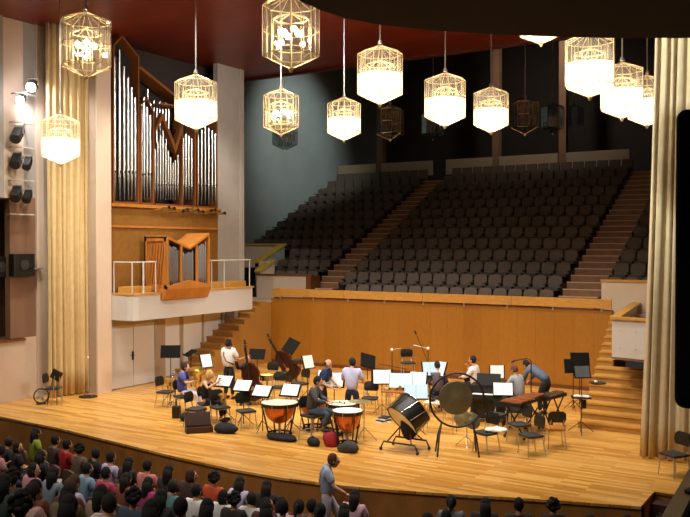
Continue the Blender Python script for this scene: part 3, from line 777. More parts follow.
def pose_stand(**k):
    P = dict(pelvis=(0, 0, .96), belly=(0, .01, 1.12), chest=(0, 0, 1.30), neckb=(0, 0, 1.45), head=(0, .03, 1.61), shl=.18, shz=1.41, shy=0,
             elL=(-.27, 0, 1.13), wrL=(-.26, .12, .90), elR=(.27, 0, 1.13), wrR=(.26, .12, .90),
             hipL=(-.10, 0, .90), knL=(-.12, .03, .50), anL=(-.13, 0, .09), hipR=(.10, 0, .90), knR=(.12, .03, .50), anR=(.13, 0, .09), yaw=0, nod=0)
    P.update(k); return P
def figure(root, P, shirt, trousers, hair, skin='light', sleeve='short', hairstyle='short', shoes='#1a1614', simple=False, bald=False, bulk=1.0):
    V3 = lambda k: Vector(P[k])
    pel, bel, che, nb, hd = V3('pelvis'), V3('belly'), V3('chest'), V3('neckb'), V3('head')
    up = (nb-che).normalized()
    sh = {}
    side = P.get('side', Vector((1, 0, 0)))
    base = lerp(che, nb, .72)
    for s, n in ((-1, 'L'), (1, 'R')): sh[n] = Vector(P['sh'+n]) if 'sh'+n in P else base + side*s*P['shl']
    ns = lerp(nb, hd, .35)
    V = [pel, bel, che, nb, ns, hd-(hd-nb)*.25]; E = [(0, 1), (1, 2), (2, 3), (3, 4), (4, 5)]
    R = [(.10, .085), (.095, .07), (.10, .07), (.06, .055), (.05, .05), (.048, .048)]
    for n in 'LR':
        el, wr = V3('el'+n), V3('wr'+n); i = len(V)
        V += [sh[n], el, wr]; E += [(2, i), (i, i+1), (i+1, i+2)]; R += [.045, .038, .028]
        hp, kn, an = V3('hip'+n), V3('kn'+n), V3('an'+n); i = len(V)
        V += [hp, kn, an]; E += [(0, i), (i, i+1), (i+1, i+2)]; R += [.07, .05, .036]
    vs, fs = skinned(V, E, R, 0, 1)
    b = MB(); b.add(vs, fs)
    # hands with palm and five fingers
    for s, n in ((-1, 'L'), (1, 'R')):
        el, wr = V3('el'+n), V3('wr'+n); d = (wr-el).normalized()
        sd = d.cross(Vector((0, 0, 1)))
        sd = sd.normalized() if sd.length > .1 else Vector((1, 0, 0))
        pn = sd.cross(d).normalized(); pc = wr+d*.045
        b.ball(pc, (.038, .05, .018), 8, 6, R=Matrix((sd, d, pn)).transposed())
        if not simple:
            for q, (o_, L_) in enumerate(((-.028, .062), (-.010, .074), (.009, .068), (.027, .052))):
                a = pc + sd*o_ + d*.03
                b.ringtube([a, a+d*L_*.5-pn*.008, a+d*L_*.85-pn*.03], [.0095, .0085, .006], 5)
            a = pc - sd*.034*s - d*.015
            b.ringtube([a, a-sd*.028*s+d*.022, a-sd*.03*s+d*.05-pn*.01], [.011, .01, .007], 5)
    # head
    Rh = Euler((P['nod'], 0, P['yaw'])).to_matrix()
    def hf(v):
        z = v.z/.122
        if z < 0: v = Vector((v.x*(1-.32*(-z)**1.3), v.y*(1-.12*-z)+ (.012 if v.y > 0 else .0)*-z, v.z))
        return v
    n_, k_ = (12, 9) if simple else (18, 14)
    b.ball(hd, (.075, .095, .122), n_, k_, R=Rh, fn=hf)
    b.ball(hd+Rh @ Vector((0, .1, -.018)), (.013, .02, .026), 6, 5, R=Rh)
    for s in (-1, 1):
        b.ball(hd+Rh @ Vector((s*.076, -.002, -.005)), (.012, .02, .032), 6, 5, R=Rh)
        b.mi(1).ball(hd+Rh @ Vector((s*.03, .083, .012)), (.014, .012, .009), 6, 4, R=Rh).mi(0)
    b.mi(2).ball(hd+Rh @ Vector((0, .09, -.058)), (.024, .01, .007), 6, 4, R=Rh).mi(0)
    sk = cloth(SKINS[skin]); 
    b.build('body', [sk, mat('eye_dark', '#1b1411', .4), mat('lips', '#a05a4c', .6)], root, smooth='all')
    # shirt
    V = [pel+(bel-pel)*-.25, bel, che, lerp(che, nb, .85)]; E = [(0, 1), (1, 2), (2, 3)]; R = [(.165*bulk, .135*bulk), (.158*bulk, .13*bulk), (.17*bulk, .132*bulk), (.08, .075)]
    for n in 'LR':
        el, wr = V3('el'+n), V3('wr'+n); i = len(V)
        if sleeve == 'long': V += [sh[n], el, lerp(el, wr, .93)]; E += [(2, i), (i, i+1), (i+1, i+2)]; R += [.085*bulk, .064, .046]
        elif sleeve == 'short': V += [sh[n], lerp(sh[n], el, .8)]; E += [(2, i), (i, i+1)]; R += [.085*bulk, .07]
        else: V += [lerp(sh[n], che, .25)]; E += [(2, i)]; R += [.06]
    vs, fs = skinned(V, E, R, 0, 1); MB().add(vs, fs).build('shirt', cloth(shirt), root, smooth='all')
    # trousers
    V = [pel, lerp(pel, bel, .45)]; E = [(0, 1)]; R = [(.14, .12), (.13, .11)]
    for n in 'LR':
        hp, kn, an = V3('hip'+n), V3('kn'+n), V3('an'+n); i = len(V)
        V += [hp, kn, lerp(kn, an, .9)]; E += [(0, i), (i, i+1), (i+1, i+2)]; R += [.098, .073, .06]
    vs, fs = skinned(V, E, R, 0, 1); MB().add(vs, fs).build('trousers', cloth(trousers), root, smooth='all')
    for n in 'LR':
        an = V3('an'+n); kn = V3('kn'+n)
        fd = Vector(P.get('foot'+n, (0, 1, 0)))
        MB().ball(an+fd*.07-Vector((0, 0, .045)), (.045, .125, .045), 10, 6, R=Matrix.Rotation(atan2(-fd.x, fd.y), 3, 'Z')).build('shoe', mat('shoe', shoes, .6), root, smooth='all')
    # hair
    b = MB(); hm = cloth(hair)
    if bald:
        b.ball(hd+Rh @ Vector((0, -.022, -.005)), (.083, .088, .07), 14, 8, R=Rh)
    else:
        b.ball(hd+Rh @ Vector((0, -.02, .022)), (.089, .098, .118), 14, 10, R=Rh)
    if hairstyle == 'long':
        b.ringtube([hd+Rh @ Vector((0, -.05, .06)), hd+Rh @ Vector((0, -.065, -.06)), hd+Rh @ Vector((0, -.075, -.19)), hd+Rh @ Vector((0, -.08, -.28))], [.08, .095, .085, .04], 12)
    elif hairstyle == 'bob':
        b.ball(hd+Rh @ Vector((0, -.035, -.02)), (.1, .092, .125), 14, 10, R=Rh)
    elif hairstyle == 'tail':
        b.ringtube([hd+Rh @ Vector((0, -.1, .05)), hd+Rh @ Vector((0, -.15, .03)), hd+Rh @ Vector((0, -.155, -.08)), hd+Rh @ Vector((0, -.14, -.16))], [.03, .035, .032, .01], 8)
    elif hairstyle == 'curly':
        rr = random.Random(5)
        for q in range(26):
            a = rr.uniform(0, 2*pi); t = rr.uniform(-.4, 1)
            v = Vector((cos(a)*.09*sqrt(max(.05, 1-t*t)), -.025+sin(a)*.095*sqrt(max(.05, 1-t*t)), .02+t*.115))
            if v.y > .05 and v.z < .05: continue
            b.ball(hd+Rh @ v, .034, 6, 5)
    b.build('hair', hm, root, smooth='all')
    return root

# ---- the audience: sitting people on their seats
aud_protos = []
def aud_variants():
    out = []
    specs = [
      dict(hs='short', P=pose_sit()),
      dict(hs='long', P=pose_sit(head=(.01, .03, 1.20), yaw=.1)),
      dict(hs='short', P=pose_sit(head=(-.02, .05, 1.20), yaw=1.0, elL=(-.23, .1, .8), wrL=(-.06, .2, .92))),
      dict(hs='bob', P=pose_sit(head=(.02, .03, 1.19), yaw=-.9, wrR=(.1, .3, .78))),
      dict(hs='tail', P=pose_sit(head=(.0, .06, 1.20), nod=-.25)),
      dict(hs='curly', P=pose_sit(head=(-.01, .02, 1.22), yaw=.5)),
    ]
    for s in specs:
        t = thing('person', 'x', 'person', (0, 0, 0), 0, None)
        figure(t, s['P'], '#777777', '#2a2c36', '#1c1410', hairstyle=s['hs'], simple=True, sleeve='short')
        regkids(t); out.append(t)
    return out
seat_proto = None
AUD = [
 # px, py (head centre), variant, shirt, hair, skin, label
 (13,434,2,'#3a3230','#3a2a20','light','person with short brown hair turned sideways, against stage front at far left'),
 (31,438,1,'#9aa83a','#1a1412','tan','person in lime green top with long dark hair, second from left along stage'),
 (59,436,0,'#4a3a34','#1c1612','light','person with raised face directly below the stage edge, behind the red shirt'),
 (20,446,3,'#2c2624','#2a1c14','light','person in dark top with bobbed brown hair, behind the lime green top'),
 (40,450,1,'#241f1e','#120e0c','tan','person with long black hair left of the red shirt'),
 (64,451,0,'#a3161c','#17110e','light','person in bright red shirt near the stage at left'),
 (2,455,2,'#c98f86','#2a1d16','light','person in pink top at the very left edge'),
 (74,455,5,'#6f5d4a','#120e0c','tan','person with curly black hair just right of the red shirt'),
 (35,463,3,'#c98a92','#2a1a14','light','person in pink top holding white paper, dark bobbed hair'),
 (53,468,1,'#7f8b94','#15100e','tan','person in grey-blue shirt with long hair, below the red shirt'),
 (81,461,0,'#7fa0b8','#140f0d','light','person in light blue shirt with short black hair, left of lavender shirt'),
 (95,456,2,'#1c1c22','#1a1310','light','person in black shirt facing the camera, between two light shirts'),
 (107,462,0,'#b9aecb','#120e0c','light','person in lavender shirt with short dark hair seen from behind'),
 (113,450,1,'#2a2220','#120e0c','tan','person with long black hair behind the lavender shirt, near the stage'),
 (123,458,1,'#8a4a3c','#1c120e','tan','person with long dark hair in rust top beside the lavender shirt'),
 (70,480,4,'#c9b8d6','#4a3422','light','person in pale lilac top with light brown tied hair'),
 (12,472,5,'#4a423c','#1a120e','tan','person with curly dark hair in dark brown top at left edge'),
 (3,488,1,'#3f4f44','#120d0b','tan','large near person in dark green top at lower left edge'),
 (28,484,1,'#7a4436','#150f0c','tan','person with long hair in reddish brown top, lower left'),
 (110,480,0,'#b0435e','#100c0a','tan','person in rose red shirt with short black hair, lower left centre'),
 (78,492,2,'#6a3a30','#4a2a1c','dark','person with reddish brown hair turned left, lower left'),
 (38,503,4,'#c9a294','#241712','light','person in pale pink top near bottom edge at left'),
 (57,497,1,'#6d5a44','#120e0c','tan','person in olive brown top with long black hair near bottom left'),
 (93,500,1,'#8a7664','#0f0c0a','tan','person with long black hair in taupe top, bottom left centre'),
 (117,499,2,'#e0c4c0','#1a120e','light','person in pinkish white shirt resting the head on a hand'),
 (15,512,5,'#2d3a34','#14100d','tan','person with curly hair cut by bottom edge, far left'),
 (52,517,1,'#5a4c40','#0f0c0a','tan','person cut by bottom edge below the olive brown top'),
 (142,459,0,'#c97f78','#18110e','light','person in salmon pink shirt leaning by the stage front'),
 (141,476,1,'#a83a6c','#14100d','tan','person in magenta top with long dark hair'),
 (170,474,1,'#3a2a28','#120e0c','tan','person with long black hair in dark top, left of orange shirt, farther left'),
 (181,472,3,'#4a3230','#3a2418','light','person with brown bob beside the long black hair, near stage'),
 (203,471,5,'#c9502a','#15100d','tan','person in bright orange shirt with curly dark hair'),
 (200,484,0,'#e4e0dc','#14100d','light','person in plain white shirt seen from behind, below the orange shirt'),
 (231,476,1,'#c6bcd8','#140f0d','light','person in pale lavender top with long black hair near the stage'),
 (217,489,3,'#d6d6d2','#120e0c','light','person in white and dark top right of the plain white shirt'),
 (174,488,2,'#5f8a8c','#1a120e','light','person in teal top turned left, below the dark long hair'),
 (160,494,1,'#2a2a30','#0f0c0a','tan','person with long black hair in charcoal top, bottom row centre left'),
 (134,494,5,'#3a4654','#120e0c','tan','person with curly hair in slate top next to pinkish white shirt'),
 (146,507,1,'#6a5648','#0f0c0a','tan','person near bottom edge below the slate top'),
 (181,505,0,'#54463c','#100c0a','tan','person in brown shirt near bottom edge below the teal top'),
 (208,508,1,'#55504a','#0f0c0a','tan','person with long black hair near bottom edge below white shirt'),
 (236,508,5,'#2c2420','#15100c','tan','large dark curly head near the bottom edge, centre left'),
 (235,472,2,'#e2dedc','#1a120e','light','person in bright white shirt turned sideways by the stage front'),
 (249,484,1,'#2a2420','#1a120e','light','person with long dark hair in black top right of the bright white shirt'),
 (257,493,3,'#4a2a28','#1a120e','light','person with dark bob facing left next to the held white paper'),
 (274,489,1,'#7a2024','#100c0a','tan','person in dark red top with long black hair, centre of the crowd'),
 (291,493,4,'#c9a09c','#1a120e','light','person in dusty pink top with tied hair left of walking figure'),
 (288,505,0,'#7a8074','#100c0a','tan','person in grey-green shirt near bottom edge, left of walking figure'),
 (311,489,0,'#5a4038','#100c0a','tan','person with short black hair directly left of the walking figure'),
 (312,503,4,'#e0dcda','#0f0c0a','light','person in white top with black ponytail below the walking figure'),
 (262,508,1,'#7a1c24','#0f0c0a','tan','person in crimson top at the bottom edge, centre'),
 (351,484,1,'#d9b0ba','#1a1310','light','person in light pink top with long hair right of walking figure'),
 (349,500,1,'#6f7468','#120e0c','tan','person in grey-green top with long dark hair below the light pink top'),
 (425,513,0,'#2a2624','#100c0a','tan','dark-haired person at bottom edge right of the pale seat backs'),
 (448,512,0,'#3a302c','#120e0c','light','person at bottom edge just left of tallest head under the gong'),
 (463,507,4,'#6a6e72','#0f0c0a','light','person with raised dark tied hair below the standing gong'),
 (496,508,1,'#221e1d','#0c0a09','tan','largest long-haired head at bottom edge right of centre'),
 (516,514,0,'#2a2624','#0c0a09','tan','low short-haired head just right of the largest dark head'),
 (536,510,5,'#1f1c1b','#0c0a09','tan','curly dark head at bottom edge below the right chairs'),
 (565,513,2,'#5a2a26','#120e0c','tan','low head turned left at bottom edge below the tripod tray'),
 (582,512,0,'#2a2624','#0c0a09','tan','short dark head right of the low turned head at bottom'),
 (617,511,0,'#262220','#100c0a','tan','dark short-haired head at bottom edge below the right stairs'),
 (647,505,5,'#1a1817','#0c0a09','tan','curly black head in front of the small stage steps at right'),
]
def solve_head(px, py, hz):
    d = ray(px, py); t = 6.0
    best = None
    while t < 24:
        p = Vector((d.x*t, d.y*t, H+d.z*t))
        if p.z <= zfloor(p.x, p.y)+hz: best = p; break
        t += .02
    return best or Vector((d.x*16, d.y*16, 0))
def proj(v):
    v = Vector(v)-Vector((0, 0, H)); zc = v.dot(FW); return 345+F*v.dot(RT)/zc, 258.5-F*v.dot(UP)/zc
WK = AD(327, 459, 15.55); GRID = []; taken = set()
for k in range(0, 11):
    R_ = 14.6+.82*k+.42; da = .56/R_
    for i in range(-60, 90):
        a = -pi/2+(i+.5*(k % 2))*da; x, y = -11.5+R_*cos(a), 27+R_*sin(a)
        if y > yedge(max(-23, min(x, -1.7)))-.95 or x < -20.6 or x > -1: continue
        if math.hypot(x-WK.x, y-WK.y) < .85: continue
        z = zfloor(x, y); u, w = proj((x, y, z+1.2))
        if -15 < u < 700: GRID.append((x, y, z, u, w))
vs_ = aud_variants(); usedv = set(); placed = []
SEATLAB = 'auditorium seats under the audience'
for n_, (px, py, v, shirt, hair, skin, lb) in enumerate(AUD):
    best = None
    for gi, (gx, gy, gz, u, w) in enumerate(GRID):
        if gi in taken: continue
        c_ = (u-px)**2 + (w-py)**2
        if best is None or c_ < best[0]: best = (c_, gi)
    taken.add(best[1]); p = Vector(GRID[best[1]][:3])
    p.z = zfloor(p.x, p.y); placed.append(p.copy())
    rz = face_rz((-11.5-p.x, 27-p.y))+pi + random.uniform(-.15, .15)
    src = vs_[v]
    if v not in usedv:
        usedv.add(v); c = src; c.location = p; c.rotation_euler = (0, 0, rz); c['label'] = lb
        ch = kids[src.name]
    else:
        c = src.copy(); COL.objects.link(c); c.location = p; c.rotation_euler = (0, 0, rz); c['label'] = lb; ch = []
        for k_ in kids[src.name]:
            q = k_.copy(); COL.objects.link(q); q.parent = c; ch.append(q)
    c['group'] = 'seated audience in front of the stage'
    for q in ch:
        nm = q.name.split('.')[0]
        if nm in ('shirt', 'hair', 'body'):
            sl = q.material_slots[0]; sl.link = 'OBJECT'
            sl.material = cloth({'shirt': shirt, 'hair': hair, 'body': SKINS[skin]}[nm])
    # seat
    if seat_proto is None:
        seat_proto = thing('auditorium_seat', 'x', 'seat', (0, 0, 0), 0, SEATLAB)
        MB().box((0, .02, .385), (.42, .44, .07)).build('seat_cushion', M_charc, seat_proto)
        b = MB(); o_ = [(-.22, .38), (.22, .38), (.23, .7), (.19, .8), (0, .83), (-.19, .8), (-.23, .7)]
        b.prism_y(o_, -.27, -.22); b.build('backrest', mat('seat_shell_wood', '#5a4636', .6), seat_proto)
        MB().box((0, 0, .175), (.08, .3, .35)).build('pedestal', M_black, seat_proto); regkids(seat_proto)
        s = seat_proto; s.location = p; s.rotation_euler = (0, 0, rz)
    else: s = dup(seat_proto, p, rz)
    s['label'] = ('auditorium seat under the ' + lb.replace(' with ', ', ').split(',')[0] + ', ' + (lb.split(', ')[-1] if ',' in lb else lb.split(' with ')[-1] if ' with ' in lb else 'seen here'))
    w_ = s['label'].split()
    if len(w_) > 16: s['label'] = ' '.join(w_[:16])
for px, py, lb in ((397, 513, 'empty auditorium seat with pale curved back at bottom edge below the bass drum, left one'), (409, 514, 'empty auditorium seat with pale curved back at bottom edge, beside a dark-haired person'), (376, 508, 'empty auditorium seat nearest the light pink top at the bottom edge')):
    gi = min((i for i in range(len(GRID)) if i not in taken), key=lambda i: (GRID[i][3]-px)**2+(GRID[i][4]-py+12)**2); taken.add(gi); p = Vector(GRID[gi][:3]); dup(seat_proto, p, face_rz((-11.5-p.x, 27-p.y))+pi, lb, SEATLAB)

for idx, lb in ((4+4, 'white paper held by the pink-topped person with dark bob at left'), (44, 'white programme sheet held up by the dark-bobbed person at centre'), (49, 'white leaflet held by the ponytailed person below the walking figure')):
    q = placed[idx]; f_ = Vector((-11.5-q.x, 27-q.y, 0)).normalized()
    o = MB().box((0, 0, .15), (.21, .008, .297), (radians(-25), 0, 0)).box((.004, .012, .15), (.2, .006, .28), (radians(-22), 0, .05)).build('paper', M_paper, loc=(0, 0, 0))
    o.location = q + f_*.36 + Vector((f_.y, -f_.x, 0))*.14 + Vector((0, 0, .68)); o.rotation_euler = (0, 0, face_rz(f_)+pi+.6); tag(o, lb, 'paper')
# ================================================================== CHAIRS
def chair_parts(root, hseat=.45, seatc=None, backc=None):
    seatc = seatc or M_charc; backc = backc or M_black
    MB().prism([(-.2, -.2), (.2, -.2), (.22, -.05), (.2, .2), (-.2, .2), (-.22, -.05)], hseat-.045, hseat).build('seat', seatc, root, bevel=.012)
    b = MB(); out = [(-.17, .0), (.17, .0), (.2, .08), (.19, .2), (.13, .25), (-.13, .25), (-.19, .2), (-.2, .08)]
    n = len(out)
    for yo in (.0, .03):
        for (x, z) in out: b.v.append(Vector((x, .21+yo-x*x*.8+z*.12, hseat+.14+z)))
    b.f += [list(range(n)), list(reversed(range(n, 2*n)))] + [[i, (i+1) % n, n+(i+1) % n, n+i] for i in range(n)]; b.m += [0]*(n+2)
    b.build('backrest', backc, root)
    for sx_ in (-1, 1):
        MB().ringtube([(sx_*.17, -.17, hseat-.05), (sx_*.21, -.2, .01)], .012, 6).build('leg', M_steel, root)
        MB().ringtube([(sx_*.17, .17, hseat-.05), (sx_*.2, .24, .01)], .012, 6).build('leg', M_steel, root)
        MB().ringtube([(sx_*.15, .16, hseat-.05), (sx_*.15, .22, hseat+.06), (sx_*.14, .235, hseat+.2)], .011, 6).build('back_support', M_steel, root)
    MB().ringtube([(-.18, -.17, hseat-.055), (.18, -.17, hseat-.055), (.18, .17, hseat-.055), (-.18, .17, hseat-.055)], .011, 6, closed=True).build('seat_frame', M_steel, root)
cproto = {}
def chair(px, py, deg, label, h=.45, seatc=None, key='std'):
    g = G(px, py); rz = radians(deg)
    if key in cproto: return dup(cproto[key], g, rz, label, 'orchestra chairs on the stage')
    t = thing('orchestra_chair', label, 'chair', g, rz, 'orchestra chairs on the stage'); chair_parts(t, h, seatc); regkids(t); cproto[key] = t; return t
# deg = direction: 0 -> chair front faces -y (audience)
chair(246, 428, 60, 'black chair with chrome legs standing alone just left of the front timpani')
chair(220, 424, 70, 'black chair between the two open instrument cases and the lone chair')
chair(196, 426, 100, 'black chair with clutter of brass beneath, behind the open cases')
chair(166, 407, 100, 'black chair at far left holding a brass horn beside the seated tuba player')
chair(486, 452, -20, 'black chair under and right of the gong stand, near the stage front')
chair(519, 443, -38, 'black chair under the xylophone, the farther of two facing left')
chair(531, 455, -38, 'black chair at front right, the nearer of two facing left')
chair(370, 414, 20, 'black chair behind the timpani and cymbal stand')
chair(555, 447, -150, 'wooden seated chair with thin legs in front of the silver keyboard', seatc=M_casel, key='wood')
chair(207, 420, 60, 'black chair under the blond flute player')
chair(183, 412, 70, 'black chair under the seated tuba player in blue')
chair(474, 403, 60, 'black chair under the man in white shirt at the back right')
chair(438, 412, -30, 'black chair under the reader behind the gong ring')
chair(520, 417, 60, 'black chair under the musician in pale shirt at the xylophone')
chair(248, 402, 0, 'black chair under the double bass player at the left stairs')
chair(496, 432, -10, 'black chair carrying a white jacket under the black celesta')
# right edge chair
t = chair(674, 476, -35, 'black chair at right edge before the cream curtain')
# tall chair at the back with its stand
g = G(408, 388); t = thing('tall_stool', 'tall black stool with round-cornered backrest standing at back near wooden panel', 'stool', g, radians(40)); chair_parts(t, .82)
MB().ringtube([(-.2, -.2, .3), (.2, -.2, .3), (.2, .2, .3), (-.2, .2, .3)], .011, 6, closed=True).build('foot_ring', M_steel, t)
g = G(312, 441); t = thing('tall_stool', 'black high stool with backrest under the timpani player', 'stool', g, radians(75)); chair_parts(t, .62)
MB().ringtube([(-.19, -.19, .25), (.19, -.19, .25), (.19, .19, .25), (-.19, .19, .25)], .011, 6, closed=True).build('foot_ring', M_steel, t)

# ================================================================== MUSIC STANDS
def tripod(root, r=.26, h=.28, mm=None, rr=.009):
    for i in range(3):
        a = 2*pi*i/3+.5; MB().ringtube([(0, 0, h), (r*cos(a), r*sin(a), .012)], rr, 6).build('leg', mm or M_black, root)
def stand(px, py, label, deg=0, tilt=50, zc=1.05, sheet=None, w=.5, hh=.34, legs=None, slabel=None, sw=None, shh=None, roll=0, group='music stands on the stage'):
    """px,py: centre of desk; deg 0 = sheet faces the audience (-y)"""
    c = G(px, py, zc); t = thing('music_stand', label, 'music stand', (c.x, c.y, 0), radians(deg), group)
    R = Matrix.Rotation(radians(-(90-tilt)), 3, 'X') @ Matrix.Rotation(radians(roll), 3, 'Y')
    MB().box((0, 0, zc), (w, .02, hh), R).box(Vector((0, 0, zc)) + R @ Vector((0, -.025, -hh/2)), (w, .06, .015), R).build('desk', M_desk, t)
    MB().rod((0, .03, .02), (0, .03, zc), .013, 6).build('pole', legs or M_black, t); tripod(t, mm=legs)
    if sheet:
        sw = sw or w*.86; shh = shh or hh*.92
        off = Vector((0, -.018, .005)); Rz = Matrix.Rotation(radians(deg), 3, 'Z')
        s = thing('sheet_music', slabel or ('white sheet music on the ' + label), 'sheet music', Vector((c.x, c.y, 0)), radians(deg), 'sheets of music on the stands')
        b = MB()
        b.box(Vector((-sw/4, 0, zc)) + R @ off, (sw/2-.004, .006, shh), R @ Matrix.Rotation(radians(3), 3, 'Z'))
        b.build('page', sheet, s)
        MB().box(Vector((sw/4, 0, zc)) + R @ off, (sw/2-.004, .006, shh), R @ Matrix.Rotation(radians(-3), 3, 'Z')).build('page', sheet, s)
    return t
stand(224, 381.5, 'stand in front of the blond flute player', 10, 48, 1.0, M_paper, slabel='white music sheets tilted on stand beside the blond flute player')
stand(243, 386, 'stand left of three leaning sheets, below the standing man', 10, 48, .98, M_paper, slabel='white music sheets below the standing man in white shirt')
stand(262, 391.5, 'lowest stand left of the front timpani', 10, 45, .98, M_paper, slabel='white music sheets on the lowest stand, left above front timpani')
stand(290.5, 390.5, 'stand right above the front left timpani', 12, 50, 1.0, M_paper, slabel='pinkish white music sheets directly above the front left timpani')
stand(334, 380, 'large stand in front of the timpani player', 22, 60, 1.1, M_paper, w=.56, hh=.40, slabel='largest white sheets facing the timpani player')
stand(324, 377, 'small stand in front of the bald man', 15, 62, 1.0, M_paper, w=.4, hh=.38, slabel='white sheets partly behind the bald man')
stand(382, 377, 'stand with upright white sheets left of the blue folders', 32, 66, 1.0, M_paper, w=.58, hh=.40, sw=.46, slabel='nearly square white sheets left of the blue folder')
stand(401, 381, 'wide stand holding a pale blue folder', 28, 60, 1.0, M_paperb, w=.62, hh=.42, sw=.6, shh=.4, slabel='pale blue folder with white pages behind the bass drum')
stand(418, 379, 'stand right of the pale blue folder', 18, 58, 1.0, M_paper, w=.5, hh=.4, slabel='white sheets tilted right of the pale blue folder')
stand(416, 392, 'near stand directly above the bass drum', 28, 62, 1.05, M_paperb, w=.56, hh=.36, sw=.55, shh=.35, slabel='blue bordered sheets directly left of the gong ring')
stand(430, 369, 'stand being read by the person in dark shirt', 40, 66, 1.15, M_paperb, w=.46, hh=.4, slabel='blue and white folder before the reading person')
stand(441, 369, 'stand just behind the reading person', -15, 66, 1.15, M_paper, w=.34, hh=.42, slabel='narrow white sheet rising behind the reading person')
stand(170.5, 351.5, 'tall empty black stand against the white wall panels at left', 35, 72, 1.45, w=.56, hh=.36)
stand(206, 361, 'stand seen edge-on behind the flute player', 75, 70, 1.15, M_paper, w=.4, hh=.4, slabel='narrow edge-on white sheet behind the flute player')
stand(190, 353, 'dark stand at the foot of the left stairs', -30, 30, 1.1, w=.5, hh=.34)
stand(257, 354, 'empty dark stand right of the standing double bass', 20, 60, 1.1, w=.52, hh=.34)
stand(291, 346, 'black stand tilted up beside the leaning double bass', 20, 55, 1.25, w=.44, hh=.5, roll=25)
stand(308, 362, 'stand with edge-on sheet left of the bald man', 72, 70, 1.1, M_paper, w=.4, hh=.4, slabel='narrow edge-on white sheet left of the bald man')
stand(368, 361, 'black stand tilted right of the man in pale blue shirt', 60, 55, 1.2, w=.45, hh=.45, roll=20)
stand(497, 372, 'black stand above the celesta with upright page', 25, 68, 1.2, M_paper, w=.4, hh=.36, slabel='upright white page above the black celesta')
stand(580, 359, 'topmost black stand in the cluster by the right stairs', 32, 72, 1.35, w=.52, hh=.36, legs=M_darkred)
stand(573.5, 366, 'lower left black stand in the cluster by the right stairs', 30, 72, 1.2, w=.5, hh=.38, legs=M_darkred)
stand(582, 372, 'grey draped stand nearest in the cluster by the right stairs', 34, 65, 1.05, mat('grey_cover', '#4c5152', .8), w=.46, hh=.34, legs=M_darkred, slabel='rumpled grey cloth hung on the stand cluster by right stairs')

# ================================================================== TIMPANI
def timpani(px, py, r, h, label, skin=M_drumskin, ped=True):
    g = G(px, py); t = thing('timpani', label, 'drum', g, radians(15), 'timpani at the centre of the stage')
    MB().lathe([(r*.99, h-.012), (r*.98, h+.004), (r*.5, h+.006), (.01, h+.006)], n=32).build('drumhead', skin, t, smooth=True)
    MB().lathe([(r*.96, h-.085), (r*1.0, h-.08), (r*1.04, h-.03), (r*1.04, h), (r*.99, h+.004), (r*.97, h-.02)], n=32).build('hoop', M_black, t, smooth=True)
    prof = [(.05, h-.5)] + [(r*.84*sin(a), h-.08-.42*cos(a)) for a in [x*pi/2/7 for x in range(1, 8)]]
    MB().lathe(prof, n=24).build('kettle', M_copper, t, smooth=True)
    for i in range(4):
        a = pi/4+i*pi/2
        MB().ringtube([(r*1.0*cos(a), r*1.0*sin(a), h-.05), (r*.82*cos(a), r*.82*sin(a), h-.38), (r*.62*cos(a), r*.62*sin(a), .06)], .02, 6).build('strut', M_darkred if i % 2 else M_black, t)
        MB().ball((r*.66*cos(a), r*.66*sin(a), .04), .04, 8, 6).build('caster', M_black, t)
    for i in range(8):
        a = i*pi/4; MB().ringtube([(r*1.05*cos(a), r*1.05*sin(a), h+.03), (r*1.05*cos(a), r*1.05*sin(a), h-.16)], .008, 5).build('tuning_rod', M_chrome, t)
    MB().ringtube([(r*.62*cos(a), r*.62*sin(a), .08) for a in [i*pi/6 for i in range(12)]], .02, 6, closed=True).build('base_ring', M_black, t)
    MB().rod((0, 0, .05), (0, 0, h-.48), .03, 8).build('centre_post', M_steel, t)
    MB().bb((-.06, -r*.9, .02), (.06, -.1, .06)).build('pedal', M_black, t)
timpani(279.5, 436, .44, .80, 'front left timpani with cream head and copper kettle beside the lone chair')
timpani(313, 429, .38, .74, 'timpani mostly hidden behind the seated timpani player')
timpani(342, 434, .36, .74, 'timpani with small dark tools lying on its cream head', M_drumskin)
timpani(347.5, 446, .34, .80, 'front right timpani with white head and glowing copper kettle', mat('white_skin', '#f0ebe6', .5))
def lump(name, px, py, size, m, label, cat, deg=0, seed=1, z=0, amp=.18):
    g = G(px, py, z); rr = random.Random(seed); ph = [rr.uniform(0, 6) for _ in range(6)]
    def fn(v):
        n = 1+amp*(sin(v.x*9+ph[0])*sin(v.y*11+ph[1])+.5*sin(v.z*17+ph[2]+v.x*13))
        v = Vector((v.x*n, v.y*n, v.z*n)); v.z = max(v.z, -size[2]*.7); return v
    b = MB().ball((0, 0, size[2]*.7), size, 18, 12, fn=fn)
    if 1: b.ringtube([(size[0]*.4, 0, size[2]*1.2), (0, 0, size[2]*1.9), (-size[0]*.4, 0, size[2]*1.2)], .012, 5)
    o = b.build(name, m, smooth='all', loc=(0, 0, 0)); o.location = g; o.rotation_euler = (0, 0, radians(deg)); return tag(o, label, cat)
lump('drum_cover', 282, 440, (.36, .2, .09), M_blackc, 'black cloth cover heaped on the floor under front left timpani', 'cover')
lump('red_bag', 331, 446, (.2, .14, .2), M_redbag, 'dark red fabric bag slumped on the floor before the timpani', 'bag', seed=3)
lump('backpack', 347, 452, (.24, .16, .13), M_charc, 'dark grey bag lying at the foot of front right timpani', 'bag', seed=5)
lump('shoulder_bag', 313, 446, (.16, .12, .12), M_blackc, 'black bag under the timpani player stool', 'bag', seed=8)
g = G(383, 422); t = thing('newspaper_stack', 'striped pile of white and grey papers on floor left of bass drum', 'papers', g, radians(60))
for i in range(4): MB().box((.03*i, .02*i, .012+.03*i), (.34, .24, .022), (0, 0, .2*i)).build('folded_sheet', M_paper if i % 2 == 0 else M_charc, t)
